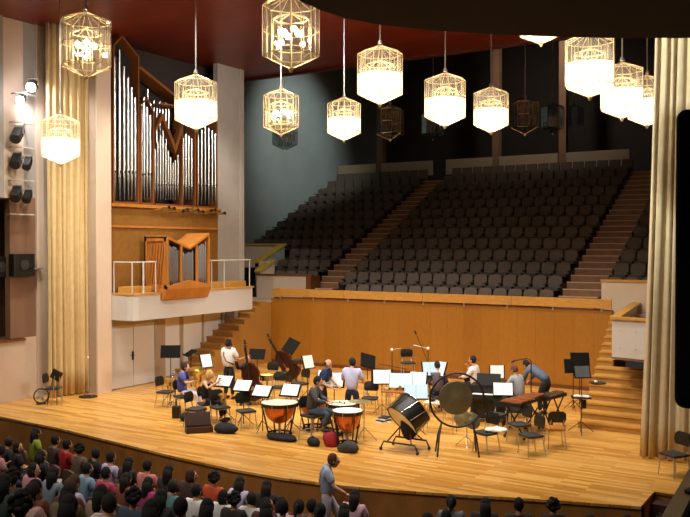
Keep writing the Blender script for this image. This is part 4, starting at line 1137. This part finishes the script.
# sticks on a drumhead
g = G(338, 403, .75)
for i, (dx, dy, a) in enumerate(((-.08, .02, .4), (.08, .03, -.2))):
    b = MB().rod((-.09, 0, .012), (.09, 0, .012), .008, 5).ball((.1, 0, .02), .022, 8, 6); o = b.build('mallet', M_charc, loc=(0, 0, 0)); o.location = (g.x+dx, g.y+dy, .747); o.rotation_euler = (0, 0, a); tag(o, ('left' if i == 0 else 'right')+' one of two dark mallets lying on a cream timpani head', 'mallet')
# ================================================================== CYMBAL STAND
g = G(364, 441); t = thing('cymbal_stand', 'flat suspended cymbal on tripod stand right of the timpani', 'cymbal', g, 0)
MB().lathe([(.27, .90), (.1, .925), (.035, .93), (.03, .96), (.005, .965)], (-.12, 0, 0), 28).build('cymbal', M_cymbal, t, smooth=True)
MB().rod((-.12, 0, .93), (-.12, 0, .99), .01, 6).ringtube([(-.12, 0, .9), (0, 0, .82), (0, 0, .02)], .011, 6).build('pole', M_steel, t); tripod(t, .3, .32, M_steel)
# ================================================================== BASS DRUM
g = G(405, 450); t = thing('bass_drum', 'big black bass drum tilted on a wheeled frame left of the gong', 'drum', g, 0)
ax = Vector((-.376, -.68, -.62)).normalized(); R = ax.to_track_quat('Z', 'Y').to_matrix(); c0 = Vector((.04, .1, .78))
MB().lathe([(.40, -.22), (.405, -.2), (.405, .2), (.40, .22)], c0, 32, R).build('shell', M_black, t, smooth=True)
for s in (-1, 1):
    MB().lathe([(.395, s*.225), (.2, s*.232), (.005, s*.232)], c0, 32, R).build('drumhead', M_drumskin if s > 0 else M_charc, t, smooth=True)
    MB().ringtube([c0 + R @ Vector((.415*cos(a), .415*sin(a), s*.225)) for a in [2*pi*i/28 for i in range(28)]], .016, 6, closed=True).build('hoop', M_black if s > 0 else M_chrome, t, smooth=True)
for i in range(10):
    a = 2*pi*i/10; MB().rod(c0 + R @ Vector((.425*cos(a), .425*sin(a), -.22)), c0 + R @ Vector((.425*cos(a+.25), .425*sin(a+.25), .22)), .009, 5).build('tension_rod', M_chrome, t)
for s in (-1, 1):
    MB().ringtube([(-.45, s*.28, .06), (-.38, s*.28, .2), (.38, s*.28, .2), (.45, s*.28, .06)], .02, 6).build('base_rail', M_black, t)
    MB().rod((s*.3, -.28, .2), (s*.12, 0, .5), .016, 6).rod((s*.3, .28, .2), (s*.12, 0, .5), .016, 6).build('trestle', M_darkred, t)
    for q in (-1, 1): MB().ball((s*.45, q*.28, .04), .04, 8, 6).build('caster', M_black, t)
b = MB().ball(c0+Vector((.05, -.08, -.22)), (.2, .16, .34), 14, 10); o = b.build('black_cloth', M_blackc, smooth='all', loc=tuple([0, 0, 0])); o.location = g; tag(o, 'black cloth hanging from the tilted bass drum down to its frame', 'cloth')
# ================================================================== GONG
g = G(457, 455); rzg = face_rz((.50, -.86)); t = thing('gong_stand', 'large round black gong ring frame on four splayed legs at right of bass drum', 'gong stand', g, rzg)
Rr = .578; zc = 1.18
MB().ringtube([(Rr*cos(a), 0, zc+Rr*sin(a)) for a in [2*pi*i/48 for i in range(48)]], .023, 8, closed=True).build('ring_frame', M_black, t, smooth='all')
for s in (-1, 1):
    for q in (-1, 1): MB().ringtube([(s*.33, 0, .71), (s*.36+s*.04, q*.16, .38), (s*.44, q*.26, .015)], .02, 6).build('leg', M_black, t)
    for i in range(2): pass
gg = thing('gong', 'large dark bronze gong hanging inside the black ring frame', 'gong', (g.x, g.y, zc-.28), rzg)
Rx = Matrix.Rotation(radians(90), 3, 'X')
MB().lathe([(.355, -.03), (.365, .0), (.35, .018), (.26, .022), (.12, .03), (.05, .045), (.005, .05)], (-.03, 0, .33), 40, Rx).build('gong_disc', M_gong, gg, smooth=True)
for s in (-1, 1): MB().rod((-.03+s*.2, 0, .62), (-.03+s*.3, 0, .75), .006, 5).build('cord', M_blackc, gg)
g2 = G(466, 447); t = thing('hanging_cymbal', 'pair of smaller golden cymbals on a stand behind lower right of gong ring', 'cymbal', g2, rzg)
for i, (dx, dz, tl) in enumerate(((-.08, .72, 75), (.14, .66, 60))):
    MB().lathe([(.2, 0), (.08, .02), (.03, .04), (.005, .045)], (dx, .05*i, dz-.08), 24, Matrix.Rotation(radians(tl), 3, 'X') @ Matrix.Rotation(.3, 3, 'Y')).build('cymbal', M_cymbal if i == 0 else M_gong, t, smooth=True)
MB().rod((.03, .1, .02), (.03, .1, .85), .011, 6).rod((-.08, .05, .74), (.14, .08, .74), .01, 5).build('pole', M_steel, t); tripod(t, .25, .25, M_steel)
# ================================================================== PERCUSSION TABLES
def table(px, py, w, d, h, deg, label, top, cat='table', m2=None):
    g = G(px, py); t = thing('percussion_table', label, cat, g, radians(deg))
    MB().box((0, 0, h-.02), (w, d, .04)).build('tabletop', top, t, bevel=.005)
    for sx_ in (-1, 1):
        for sy_ in (-1, 1): MB().rod((sx_*(w/2-.03), sy_*(d/2-.03), h-.04), (sx_*(w/2-.01), sy_*(d/2-.01), 0), .012, 6).build('leg', m2 or M_steel, t)
    return t, g
t, g = table(377, 408, .7, .36, .74, 12, 'wooden percussion table behind the black chair and cymbal', M_casel)
t, g = table(397, 421, .75, .4, .78, 12, 'reddish wooden percussion table behind the bass drum', M_rosewood)
names = (('tambourine', 'small round cream tambourine on reddish table behind bass drum', M_cymbal), ('wood_block', 'pale wooden block at left on reddish percussion table', M_rail), ('cowbell', 'small golden bell among the items on reddish percussion table', M_gbrass), ('maraca', 'pale maraca standing at right on reddish percussion table', M_drumskin))
for i, (nm, lb, m) in enumerate(names):
    p = (g.x-.27+.18*i, g.y-.05-.02*i+.05*i, .78)
    if nm == 'tambourine': b = MB().lathe([(.08, 0), (.085, .03), (.08, .05), (.01, .05)], n=18)
    elif nm == 'wood_block': b = MB().box((0, 0, .04), (.14, .08, .08)).box((0, -.03, .06), (.1, .03, .015))
    elif nm == 'cowbell': b = MB().prism_y([(-.05, 0), (.05, 0), (.03, .13), (-.03, .13)], -.03, .03)
    else: b = MB().ball((0, 0, .1), (.045, .045, .06), 12, 8).rod((0, 0, 0), (0, 0, .06), .012, 6)
    o = b.build(nm, m, loc=(0, 0, 0)); o.location = p; tag(o, lb, nm.replace('_', ' '))
t, g = table(440, 432, .75, .35, .72, 10, 'percussion table with cream cloth top behind the gong ring legs', M_drumskin)
for i, (lb, m) in enumerate((('small dark pot on cream table left of gong', M_charc), ('small brass bowl on the cream table left of gong', M_gbrass))):
    b = MB().lathe([(.04, 0), (.07, .03), (.075, .07), (.06, .075), (.03, .02)], n=16); o = b.build('bowl', m, loc=(0, 0, 0)); o.location = (g.x-.2+.3*i, g.y, .72); tag(o, lb, 'bowl')
# ================================================================== XYLOPHONE / KEYBOARDS
def mallet_inst(a, c, w, h, label, name, barm, legm, n, nm='bar', xleg=True):
    A = G(*a, h); C = G(*c, h); d = (C-A); L = d.length; t = thing(name, label, 'instrument', ((A.x+C.x)/2, (A.y+C.y)/2, 0), atan2(d.y, d.x))
    MB().box((0, w/2, h-.06), (L+.08, .03, .07)).box((0, -w/2*.8, h-.06), (L+.08, .03, .07)).build('side_rail', M_black, t)
    MB().box((-L/2-.03, 0, h-.06), (.04, w, .09)).build('end_board', M_black, t); MB().box((L/2+.03, 0, h-.06), (.04, w*.8, .09)).build('end_board', M_black, t)
    for i in range(n):
        x = -L/2+(i+.5)*L/n; ww = w*(.95-.35*i/n)
        MB().box((x, 0, h-.005+(.015 if i % 5 in (1, 3) else 0)), (L/n*.86, ww, .022)).build(nm, barm, t)
    for s in (-1, 1):
        x = s*L*.38
        MB().rod((x, -w*.4, h-.08), (x, w*.45, .05), .017, 6).build('leg', legm, t); MB().rod((x, w*.4, h-.08), (x, -w*.45, .05), .017, 6).build('leg', legm, t)
        for q in (-1, 1): MB().ball((x, q*w*.45, .035), .035, 8, 6).build('caster', M_black, t)
    return t
mallet_inst((511, 402), (538, 393.5), .55, .88, 'xylophone with reddish wooden bars in front of the bent musician', 'xylophone', M_rosewood, M_black, 22)
mallet_inst((543, 395.5), (560, 391.5), .38, .86, 'silver glockenspiel keyboard on crossed legs right of the xylophone', 'glockenspiel', M_chrome, M_black, 14)
g = G(489, 422); t = thing('celesta', 'black upright celesta between the gong and the xylophone', 'keyboard instrument', g, radians(15))
MB().bb((-.45, -.1, .1), (.45, .35, .95)).build('case', M_black, t, bevel=.01); MB().bb((-.42, -.34, .62), (.42, -.1, .74)).build('key_bed', M_black, t)
MB().bb((-.38, -.32, .742), (.38, -.16, .752)).build('keys', M_paper, t); MB().box((0, -.08, 1.1), (.6, .03, .3), (radians(-15), 0, 0)).build('desk', M_black, t)
for s in (-1, 1): MB().bb((s*.4-.03, -.3, 0), (s*.4+.03, -.24, .64)).build('leg', M_black, t); MB().bb((s*.4-.03, -.3, 0), (s*.4+.03, .33, .1)).build('foot', M_black, t)
stand(503, 389.5, 'low black stand at the left end of the xylophone', 25, 55, .98, M_paper, w=.5, hh=.36, sw=.46, slabel='big white sheets at the left end of the xylophone')
t, g = table(519, 428, .5, 1.0, .5, 15, 'low black equipment table in the shade under the xylophone', M_black, m2=M_black)
b = MB()
b.ball((0, 0, .05), (.25, .15, .055), 28, 14, fn=lambda v: Vector((v.x, v.y*(1+.3*sin(v.x*17)), v.z*(1+.45*sin(v.x*33+v.y*19)))))
g = G(496, 432, .45); o = b.build('white_jacket', M_paper, smooth='all', loc=(0, 0, 0)); o.location = g; o.rotation_euler = (0, 0, .5); tag(o, 'crumpled white jacket lying on a chair below the celesta', 'jacket')
# boom microphone frame over the xylophone
g = G(531, 420); t = thing('microphone_stand', 'black hooked boom stand rising over the xylophone', 'microphone stand', g, radians(0))
A = Vector((0, 0, 0)); MB().ringtube([(0, 0, .02), (0, 0, 1.5), (-.04, 0, 1.56), (-.12, 0, 1.58), (-.45, 0, 1.5)], .016, 6).build('pole', M_black, t); MB().rod((-.45, 0, 1.5), (-.53, 0, 1.45), .025, 8).build('microphone', M_charc, t); tripod(t)
# microphone stands by the panel
for (px, py, dx, lb) in ((392, 396, 0, 'microphone stand with white tip left of the tall stool'), (428, 394, 1, 'microphone stand with long raised boom right of the tall stool')):
    g = G(px, py); t = thing('microphone_stand', lb, 'microphone stand', g, 0)
    MB().rod((0, 0, .02), (0, 0, 1.35), .013, 6).build('pole', M_black, t); tripod(t, .3, .25)
    if dx: MB().rod((.1, .05, .7), (-.35, -.1, 1.8), .01, 6).build('boom', M_black, t); MB().rod((-.35, -.1, 1.8), (-.4, -.11, 1.9), .028, 8).build('microphone', M_black, t)
    else: MB().rod((-.45, 0, .93), (.5, 0, .84), .012, 6).build('boom', M_charc, t)
    MB().ball((0, 0, 1.38), .045, 10, 8).build('white_cap', M_paper, t); MB().rod((0, 0, 1.38), (.3 if not dx else -.5, 0, 1.45), .015, 6).build('pale_arm', M_steel, t)
# tripod tray at the right
g = G(581, 433); t = thing('tray_stand', 'small black tray on a tripod before the right stairs', 'stand', g, radians(20))
MB().box((0, 0, .86), (.46, .32, .03)).build('tray', M_black, t); MB().rod((0, 0, .02), (0, 0, .85), .014, 6).build('pole', M_black, t); tripod(t, .34, .28); MB().bb((.02, -.04, .6), (.12, .06, .8)).build('hanging_pouch', M_black, t)
for i, lb in enumerate(('white paper lying at left on the tripod tray', 'white crumpled sheet lying at right on the tripod tray')):
    o = MB().box((0, 0, .006), (.16, .2, .012)).box((.02, .02, .018), (.12, .15, .01), (0, 0, .4)).build('paper', M_paper, loc=(0, 0, 0)); o.location = (g.x-.1+.2*i, g.y+.05*i, .876); o.rotation_euler = (0, 0, .3+i); tag(o, lb, 'paper')
g = G(599, 390, .85); g = Vector((-6.2, 22.5, .85)); t = thing('step_tray', 'small dark tray with a white object on the right stairs', 'tray', g, 0)
MB().lathe([(.2, 0), (.22, .03), (.19, .03), (.18, .01)], n=16).build('dish', M_charc, t); MB().ball((-.05, 0, .05), (.05, .04, .035), 8, 6).build('white_item', M_paper, t)
g = G(267, 403); t = thing('snare_drum', 'snare drum with yellowish head on a stand right of the double bass player', 'drum', g, 0)
MB().lathe([(.2, .66), (.2, .8), (.19, .805)], n=24).build('shell', M_chrome, t, smooth=True); MB().lathe([(.19, .8), (.185, .812), (.01, .813)], n=24).build('drumhead', mat('yellow_head', '#e8dc7c', .5), t); MB().rod((0, 0, .02), (0, 0, .66), .014, 6).build('pole', M_black, t); tripod(t, .25, .3)
for (px, py, dg, lb) in ((280, 402, 30, 'black chair right of the snare drum with yellowish head'), (300, 398, -20, 'black chair left of the bald man, behind the music stands'), (270, 390, 10, 'black chair against the wooden panel left of the leaning bass'), (398, 404, 0, 'black chair behind the pale blue folder'), (452, 420, 20, 'black chair seen through the gong ring')): chair(px, py, dg, lb)
# ================================================================== CASES
def opencase(px, py, deg, w, d, h, label, m, lid=70):
    g = G(px, py); t = thing('instrument_case', label, 'case', g, radians(deg))
    b = MB().bb((-w/2, -d/2, 0), (w/2, d/2, .02)); 
    for s in (-1, 1): b.bb((s*w/2-.01, -d/2, 0), (s*w/2+.01, d/2, h)).bb((-w/2, s*d/2-.01, 0), (w/2, s*d/2+.01, h))
    b.build('case_base', m, t)
    MB().box((0, d/2+.03+.5*d*cos(radians(lid)), h+.5*d*sin(radians(lid))), (w, d, .06), (radians(lid), 0, 0)).build('lid', m, t)
    MB().bb((-w/2+.02, -d/2+.02, .02), (w/2-.02, d/2-.02, h*.7)).build('lining', M_blackc, t)
opencase(199, 432, 50, .62, .3, .14, 'open brown leather instrument case with raised lid, front left of stage', M_leather)
lump('duffel_bag', 226, 433, (.34, .17, .14), M_blackc, 'long black duffel bag on the floor below the lone left chair', 'bag', 15, 4)
lump('gig_bag', 188, 421, (.22, .16, .13), M_blackc, 'black bag on the floor beside the open brown case', 'bag', 10, 6)
g = G(176.5, 418); t = thing('upright_case', 'small black upright case standing on floor at left', 'case', g, radians(20)); MB().bb((-.1, -.08, 0), (.1, .08, .32)).build('body', M_black, t, bevel=.02); MB().rod((0, 0, .32), (0, 0, .5), .02, 6).build('handle', M_charc, t)
# far left cluster
t = chair(53, 403, 120, 'dark folded chair against the left curtain with metal legs')
g = G(46, 403); t = thing('stage_fan', 'round grey-blue stage fan standing among folded stands at left curtain', 'fan', g + Vector((.05, -.2, 0)), radians(60))
MB().ringtube([(.2*cos(a), 0, .24+.2*sin(a)) for a in [2*pi*i/20 for i in range(20)]], .02, 6, closed=True).build('guard_ring', M_charc, t)
MB().lathe([(.05, -.05), (.06, 0), (.05, .05)], (0, 0, .24), 12, Rx).build('hub', M_steel, t)
for i in range(4): MB().box((.09*cos(i*pi/2+.4), 0, .24+.09*sin(i*pi/2+.4)), (.14, .012, .06), (0, -(i*pi/2+.4), 0)).build('blade', M_bluegrey, t)
MB().bb((-.12, -.08, 0), (.12, .08, .05)).build('base', M_charc, t)
g = G(50, 404); t = thing('folded_stand', 'folded black stand with metal tubes leaning beside the left curtain', 'stand', g + Vector((.3, -.1, 0)), radians(30))
for i in range(4): MB().rod((-.2+.13*i, .02*i, .01), (-.05+.06*i, .03, .75+.08*i), .011, 6).build('tube', M_steel if i % 2 else M_black, t)
MB().box((.05, .05, .85), (.3, .04, .3), (.3, .5, 0)).build('folded_desk', M_black, t)
g = G(91, 396); t = thing('round_base_stand', 'low metal frame on a round black base between left curtain and pillar', 'stand', g + Vector((.05, -.15, 0)), 0)
MB().lathe([(.27, 0), (.27, .03), (.05, .05)], n=24).build('round_base', M_black, t)
for s in (-1, 1): MB().rod((s*.16, 0, .04), (0, 0, .42), .01, 6).build('frame_bar', M_steel, t)
MB().rod((0, 0, .04), (0, 0, 1.15), .008, 6).build('pole', M_steel, t); MB().ball((0, 0, 1.18), .03, 8, 6).build('knob', M_paper, t)
# ================================================================== DOUBLE BASSES
def bass(loc, rz, lean, label, rear=0):
    t = thing('double_bass', label, 'double bass', loc, rz)
    R = Euler((rear, lean, 0)).to_matrix()
    out = []
    def wdt(z):
        pts = [(0, .02), (.04, .2), (.2, .33), (.36, .31), (.5, .2), (.6, .2), (.72, .26), (.86, .24), (.98, .14), (1.08, .03)]
        for (a, wa), (c, wc) in zip(pts, pts[1:]):
            if a <= z <= c: return wa+(wc-wa)*(z-a)/(c-a)
        return .02
    L = [(wdt(1.08*i/22), 1.08*i/22+.12) for i in range(23)]
    poly = [(w, z) for w, z in L] + [(-w, z) for w, z in reversed(L)]
    b = MB(); n = len(poly)
    for yo, s in ((-.1, .97), (-.07, 1), (.08, 1), (.12, .95)):
        for (x, z) in poly: b.v.append(R @ Vector((x*s, yo, z)))
    b.f.append(list(range(n))); b.m.append(0); b.f.append([3*n+i for i in reversed(range(n))]); b.m.append(0)
    for l in range(3):
        for i in range(n): b.f.append([l*n+i, l*n+(i+1) % n, (l+1)*n+(i+1) % n, (l+1)*n+i]); b.m.append(0)
    b.build('body', M_bass, t, smooth=True)
    q = lambda x, y, z: R @ Vector((x, y, z))
    MB().ringtube([q(0, -.1, 1.15), q(0, -.06, 1.45), q(0, -.03, 1.72)], [.03, .026, .02], 8).build('neck', M_bass, t)
    MB().box(q(0, -.145, 1.2), (.06, .02, .95), R @ Matrix.Rotation(radians(-4), 3, 'X')).build('fingerboard', M_black, t)
    MB().ball(q(0, -.03, 1.8), (.03, .05, .07), 10, 8).ball(q(0, -.06, 1.85), .03, 8, 6).build('scroll', M_bass, t)
    for i in range(4): MB().rod(q(-.08 if i % 2 else .08, -.03, 1.68+.035*i), q(0, -.03, 1.68+.035*i), .008, 5).build('peg', M_black, t)
    MB().box(q(0, -.13, .5), (.11, .02, .1), R).build('bridge', M_rail, t); MB().box(q(0, -.13, .3), (.06, .02, .25), R).build('tailpiece', M_black, t)
    MB().rod(q(0, 0, .14), q(0, 0, .0), .012, 6).build('endpin', M_chrome, t)
    for i in range(4): MB().rod(q(-.02+.013*i, -.165, .45), q(-.015+.01*i, -.1, 1.72), .0025, 3).build('string', M_chrome, t)
bass(G(256, 405), radians(25), radians(-10), 'dark red double bass held upright beside the standing man in white', radians(0))
bass(G(297, 382), radians(15), radians(-34), 'dark double bass leaning left against a stool at the back panel', 0)
g = G(294, 384); t = thing('tall_stool', 'round-topped stool behind the leaning double bass', 'stool', g + Vector((-.15, .35, 0)), 0)
MB().lathe([(.17, .68), (.18, .72), (.16, .74)], n=20).build('seat', M_charc, t)
for i in range(4): a = i*pi/2+.7; MB().rod((.1*cos(a), .1*sin(a), .68), (.2*cos(a), .2*sin(a), 0), .013, 6).build('leg', M_black, t)
# ================================================================== BRASS INSTRUMENTS
def tuba(loc, rz, sc, label, name='tuba'):
    t = thing(name, label, 'brass instrument', loc, rz); t.scale = (sc,)*3
    MB().ringtube([(0, 0, .1), (-.02, 0, .4), (-.04, 0, .56), (-.07, 0, .66), (-.09, 0, .72)], [.04, .06, .09, .15, .2], 20).build('bell', M_gbrass, t, smooth='all')
    for k, r in enumerate((.24, .18, .12)):
        MB().ringtube([(.12+r*.8*cos(a), .02*k, .38+r*1.5*sin(a)) for a in [2*pi*i/20 for i in range(20)]], .022-.003*k, 8, closed=True).build('tubing_loop', M_gbrass, t, smooth='all')
    for k in range(3): MB().rod((.1+.05*k, -.08, .3), (.1+.05*k, -.08, .5), .02, 8).build('valve', M_chrome, t)
    MB().ringtube([(.05, -.05, .5), (.12, -.15, .62), (.1, -.25, .66)], [.012, .01, .016], 6).build('mouthpipe', M_gbrass, t)
g = G(197, 412); tuba(g + Vector((0, 0, .52)), radians(120), .9, 'large shiny brass tuba on the lap of the seated player in blue')
g = G(168, 407); tuba(g + Vector((0, 0, .46)), radians(30), .45, 'small golden horn resting on the far left chair', 'horn')
for i, (px, py, lb) in enumerate(((205, 421, 'coiled brass horn lying on chair behind the open cases'), (222, 424, 'brass horn resting on the chair left of the lone chair'))):
    tuba(G(px, py)+Vector((0, 0, .46)), radians(20+60*i), .42, lb, 'horn')
g = G(176, 372, 1.0); t = thing('trumpet', 'small silver trumpet standing behind the player in blue', 'brass instrument', G(172, 405), radians(30))
MB().ringtube([(0, 0, .82), (.2, 0, .9), (.3, 0, .92)], [.012, .02, .07], 12).build('bell', M_chrome, t, smooth='all'); MB().ringtube([(.0, 0, .82), (.1, 0, .78), (.2, 0, .82), (.1, 0, .9), (0, 0, .88)], .012, 6, closed=True).build('tubing', M_chrome, t)
MB().rod((.1, 0, 0), (.1, 0, .8), .012, 6).build('peg_stand', M_black, t); tripod(t, .15, .1)

# ================================================================== MUSICIANS
def person(px, py, deg, P, label, **k):
    g = G(px, py) if not isinstance(px, Vector) else px
    t = thing('person', label, 'person', g, radians(deg)); figure(t, P, **k); return t
# deg: 0 = faces +y (away); 90 = faces -x ; -90 = faces +x
person(229, 399, 0, pose_stand(head=(-.03, .05, 1.60), yaw=-.3, nod=-.15, elR=(.26, .12, 1.15), wrR=(.36, .32, 1.22), elL=(-.27, .04, 1.14), wrL=(-.2, .24, 1.02)),
       'man in white short-sleeved shirt with black strap standing with his back turned', bulk=1.38, shirt='#e6e2dc', trousers='#1c2026', hair='#1a120e', skin='tan', hairstyle='curly')
g = G(229, 399); b = MB(); b.ringtube([(-.13, -.05, 1.45), (-.04, -.2, 1.3), (.08, -.215, 1.13), (.23, -.02, 1.03)], .014, 6); o = b.build('shoulder_strap', M_black, loc=(0, 0, 0)); o.location = g; tag(o, 'black strap slung diagonally across the white-shirted man\'s back', 'strap')
person(183, 412, -60, pose_sit(head=(0, .08, 1.20), elL=(-.25, .14, .82), wrL=(-.1, .36, .92), elR=(.25, .14, .82), wrR=(.12, .34, .86)),
       'seated tuba player in blue shirt and white trousers at left', bulk=1.15, shirt='#4a4f9a', trousers='#d8ccd6', hair='#2a1a14', sleeve='short')
person(207, 421, -70, pose_sit(head=(0, .08, 1.18), nod=-.2, elL=(-.26, .16, .88), wrL=(-.02, .34, 1.08), elR=(.27, .12, .88), wrR=(.16, .36, 1.04)),
       'seated blond flute player in black sleeveless top', shirt='#15151a', trousers='#1a1a20', hair='#c79a52', hairstyle='bob', sleeve='none')
g = G(207, 421); a = radians(-70)
b = MB().rod((-.12, .33, 1.09), (.45, .40, 1.0), .013, 8); o = b.build('flute', M_chrome, loc=(0, 0, 0)); o.location = g; o.rotation_euler = (0, 0, a); tag(o, 'silver flute held out by the blond player', 'flute')
person(248, 402, -150, pose_sit(head=(0, .05, 1.25), elR=(.26, .2, 1.0), wrR=(.3, .3, 1.25), elL=(-.2, .2, .8)), 'seated double bass player in dark clothes with raised arm', shirt='#2a1a1a', trousers='#1a1414', hair='#7a4a2a', sleeve='long')
person(312, 441, -68, pose_sit(pelvis=(0, -.02, .71), belly=(0, .0, .89), chest=(0, .03, 1.09), neckb=(0, .07, 1.24), head=(0, .14, 1.37), nod=-.35, elL=(-.25, .14, .98), wrL=(-.15, .36, .92), elR=(.25, .14, .98), wrR=(.12, .38, .92),
        hipL=(-.09, 0, .69), hipR=(.09, 0, .69), knL=(-.13, .42, .70), knR=(.13, .40, .68), anL=(-.12, .30, .32), anR=(.12, .28, .32)),
       'timpani player in dark grey long-sleeved top and jeans on a high stool', bulk=1.1, shirt='#4a4c4e', trousers='#46505e', hair='#1a120e', sleeve='long')
person(322.5, 425, -75, pose_stand(head=(0, .14, 1.53), chest=(0, .08, 1.27), neckb=(0, .11, 1.40), nod=-.4, elL=(-.26, .14, 1.12), wrL=(-.15, .34, 1.0), elR=(.26, .12, 1.08), wrR=(.2, .34, .98)),
       'bald man in dark blue top with pale band looking down behind the timpani', shirt='#1c2c54', trousers='#20242c', hair='#2a1c14', bald=True, sleeve='short')
g = G(322.5, 425); b = MB().ringtube([(.165*cos(a_)*1.05, .05+.14*sin(a_), 1.08) for a_ in [2*pi*i/20 for i in range(20)]], .028, 6, closed=True); o = b.build('waist_band', M_bluegrey, loc=(0, 0, 0), smooth='all'); o.location = g; o.rotation_euler = (0, 0, radians(-75)); tag(o, 'pale band around the waist of the bald man in dark blue', 'belt')
person(352, 428, 15, pose_stand(head=(-.02, .06, 1.60), yaw=.8, nod=-.1, elL=(-.28, .1, 1.15), wrL=(-.3, .34, 1.2), elR=(.27, .1, 1.12), wrR=(.14, .3, 1.1)),
       'man in pale lilac-blue shirt and dark trousers standing with his back turned', bulk=1.1, shirt='#c4c4e4', trousers='#1c2236', hair='#1c140f', sleeve='short')
person(438, 412, 35, pose_sit(head=(0, .16, 1.22), nod=-.5, chest=(0, .06, .92), neckb=(0, .1, 1.06)), 'person in dark mauve shirt bent over the blue folder', shirt='#5a4c58', trousers='#2c3a54', hair='#1a1412', sleeve='long')
person(474, 404, 95, pose_sit(head=(0, .05, 1.24), elR=(.24, .12, .82), wrR=(.05, .2, 1.05), elL=(-.24, .12, .82), wrL=(-.1, .34, .76)), 'seated man in white shirt with hand at chin near the back panel', bulk=1.15, shirt='#ece6ea', trousers='#26222a', hair='#241812', sleeve='long')
person(519, 418, 75, pose_sit(head=(0, .16, 1.24), nod=-.5, chest=(0, .06, .94), neckb=(0, .11, 1.10), elR=(.24, .2, .86), wrR=(.14, .42, .82), elL=(-.24, .2, .86), wrL=(-.14, .42, .82)), 'seated musician in pale grey shirt looking down at the xylophone', shirt='#a9adb4', trousers='#26282e', hair='#7a4a30', sleeve='long')
person(543, 415, 75, pose_stand(pelvis=(0, -.12, .94), belly=(0, .03, 1.04), chest=(0, .24, 1.14), neckb=(0, .40, 1.24), head=(0, .53, 1.28), nod=-.7, elL=(-.22, .42, .98), wrL=(-.14, .52, .86), elR=(.22, .42, .98), wrR=(.14, .52, .86), hipL=(-.1, -.1, .88), hipR=(.1, -.1, .88)),
       'man in slate blue shirt bending far forward behind the xylophone', shirt='#5e6a80', trousers='#22242a', hair='#241812', sleeve='long')
# walking figure in front of the stage
p = AD(327, 459, 15.55); p.z = zfloor(p.x, p.y)
t = person(p, 0, -58, pose_stand(head=(0, .12, 1.56), anL=(-.1, .34, .1), knL=(-.11, .26, .5), anR=(.1, -.38, .2), knR=(.11, -.02, .5), elL=(-.26, -.14, 1.14), wrL=(-.24, .0, .92), elR=(.26, .14, 1.16), wrR=(.24, .34, 1.04)),
       'person in pale blue top and light trousers walking past the stage front', shirt='#a9b4cc', trousers='#b8b0bc', hair='#5a3420', sleeve='short'); t.scale = (1.03,)*3
# ================================================================== NEAR RIGHT FOREGROUND
t = thing('loudspeaker_column', 'tall black loudspeaker with rounded corners hanging at the right edge', 'loudspeaker', AD(708, 408, 6.0), TH-.45)
o = MB().bb((-.215, -.15, 0), (.3, .25, 2.1)).build('cabinet', M_blackc, t); bv = o.modifiers.new('bevel', 'BEVEL'); bv.width = .07; bv.segments = 5
MB().bb((-.16, -.16, .08), (.26, -.14, 2.02)).build('grille', M_dark, t)
MB().rod((0, .05, 2.08), (0, .05, 3.6), .012, 6).build('suspension_rod', M_steel, t)
# balcony parapet at lower right
zr = 3.35
a0, a1 = G(660, 519, zr), G(690, 467, zr); d = (a1-a0).normalized(); a1 = a0+d*5; a0 = a0-d*1.2; n_ = Vector((d.y, -d.x, 0))
c0_, c1_ = G(681, 517, zr), G(687, 497, zr); wdt_ = abs((c0_-a0).dot(n_)); 
t = thing('box_parapet', 'beige parapet of a near side box in the lower right corner', 'parapet', (a0.x, a0.y, 1.2))
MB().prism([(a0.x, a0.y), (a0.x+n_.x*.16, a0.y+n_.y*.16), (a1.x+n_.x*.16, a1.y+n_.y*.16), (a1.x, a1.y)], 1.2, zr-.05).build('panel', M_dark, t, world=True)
MB().prism([(a0.x, a0.y), (a0.x+n_.x*wdt_, a0.y+n_.y*wdt_), (a1.x+n_.x*wdt_, a1.y+n_.y*wdt_), (a1.x, a1.y)], zr-.05, zr).build('cap', mat('beige_cap', '#b09468', .6), t, world=True)
q = G(686, 492, zr); o = MB().ball((0, 0, .012), (.03, .05, .015), 14, 8).build('brown_pouch', M_leather, smooth='all', loc=(0, 0, 0)); o.location = q + n_*.03; o.rotation_euler = (0, 0, -.6); tag(o, 'small brown pouch lying on the beige parapet cap', 'pouch')
q = G(689, 470, zr); o = MB().ball((0, 0, .015), (.02, .03, .02), 12, 8).ball((.01, .02, .02), (.012, .012, .02), 8, 6).build('folded_gloves', M_bluegrey, smooth='all', loc=(0, 0, 0)); o.location = q + n_*.03; tag(o, 'small grey bundle on the parapet cap behind the brown pouch', 'bundle')
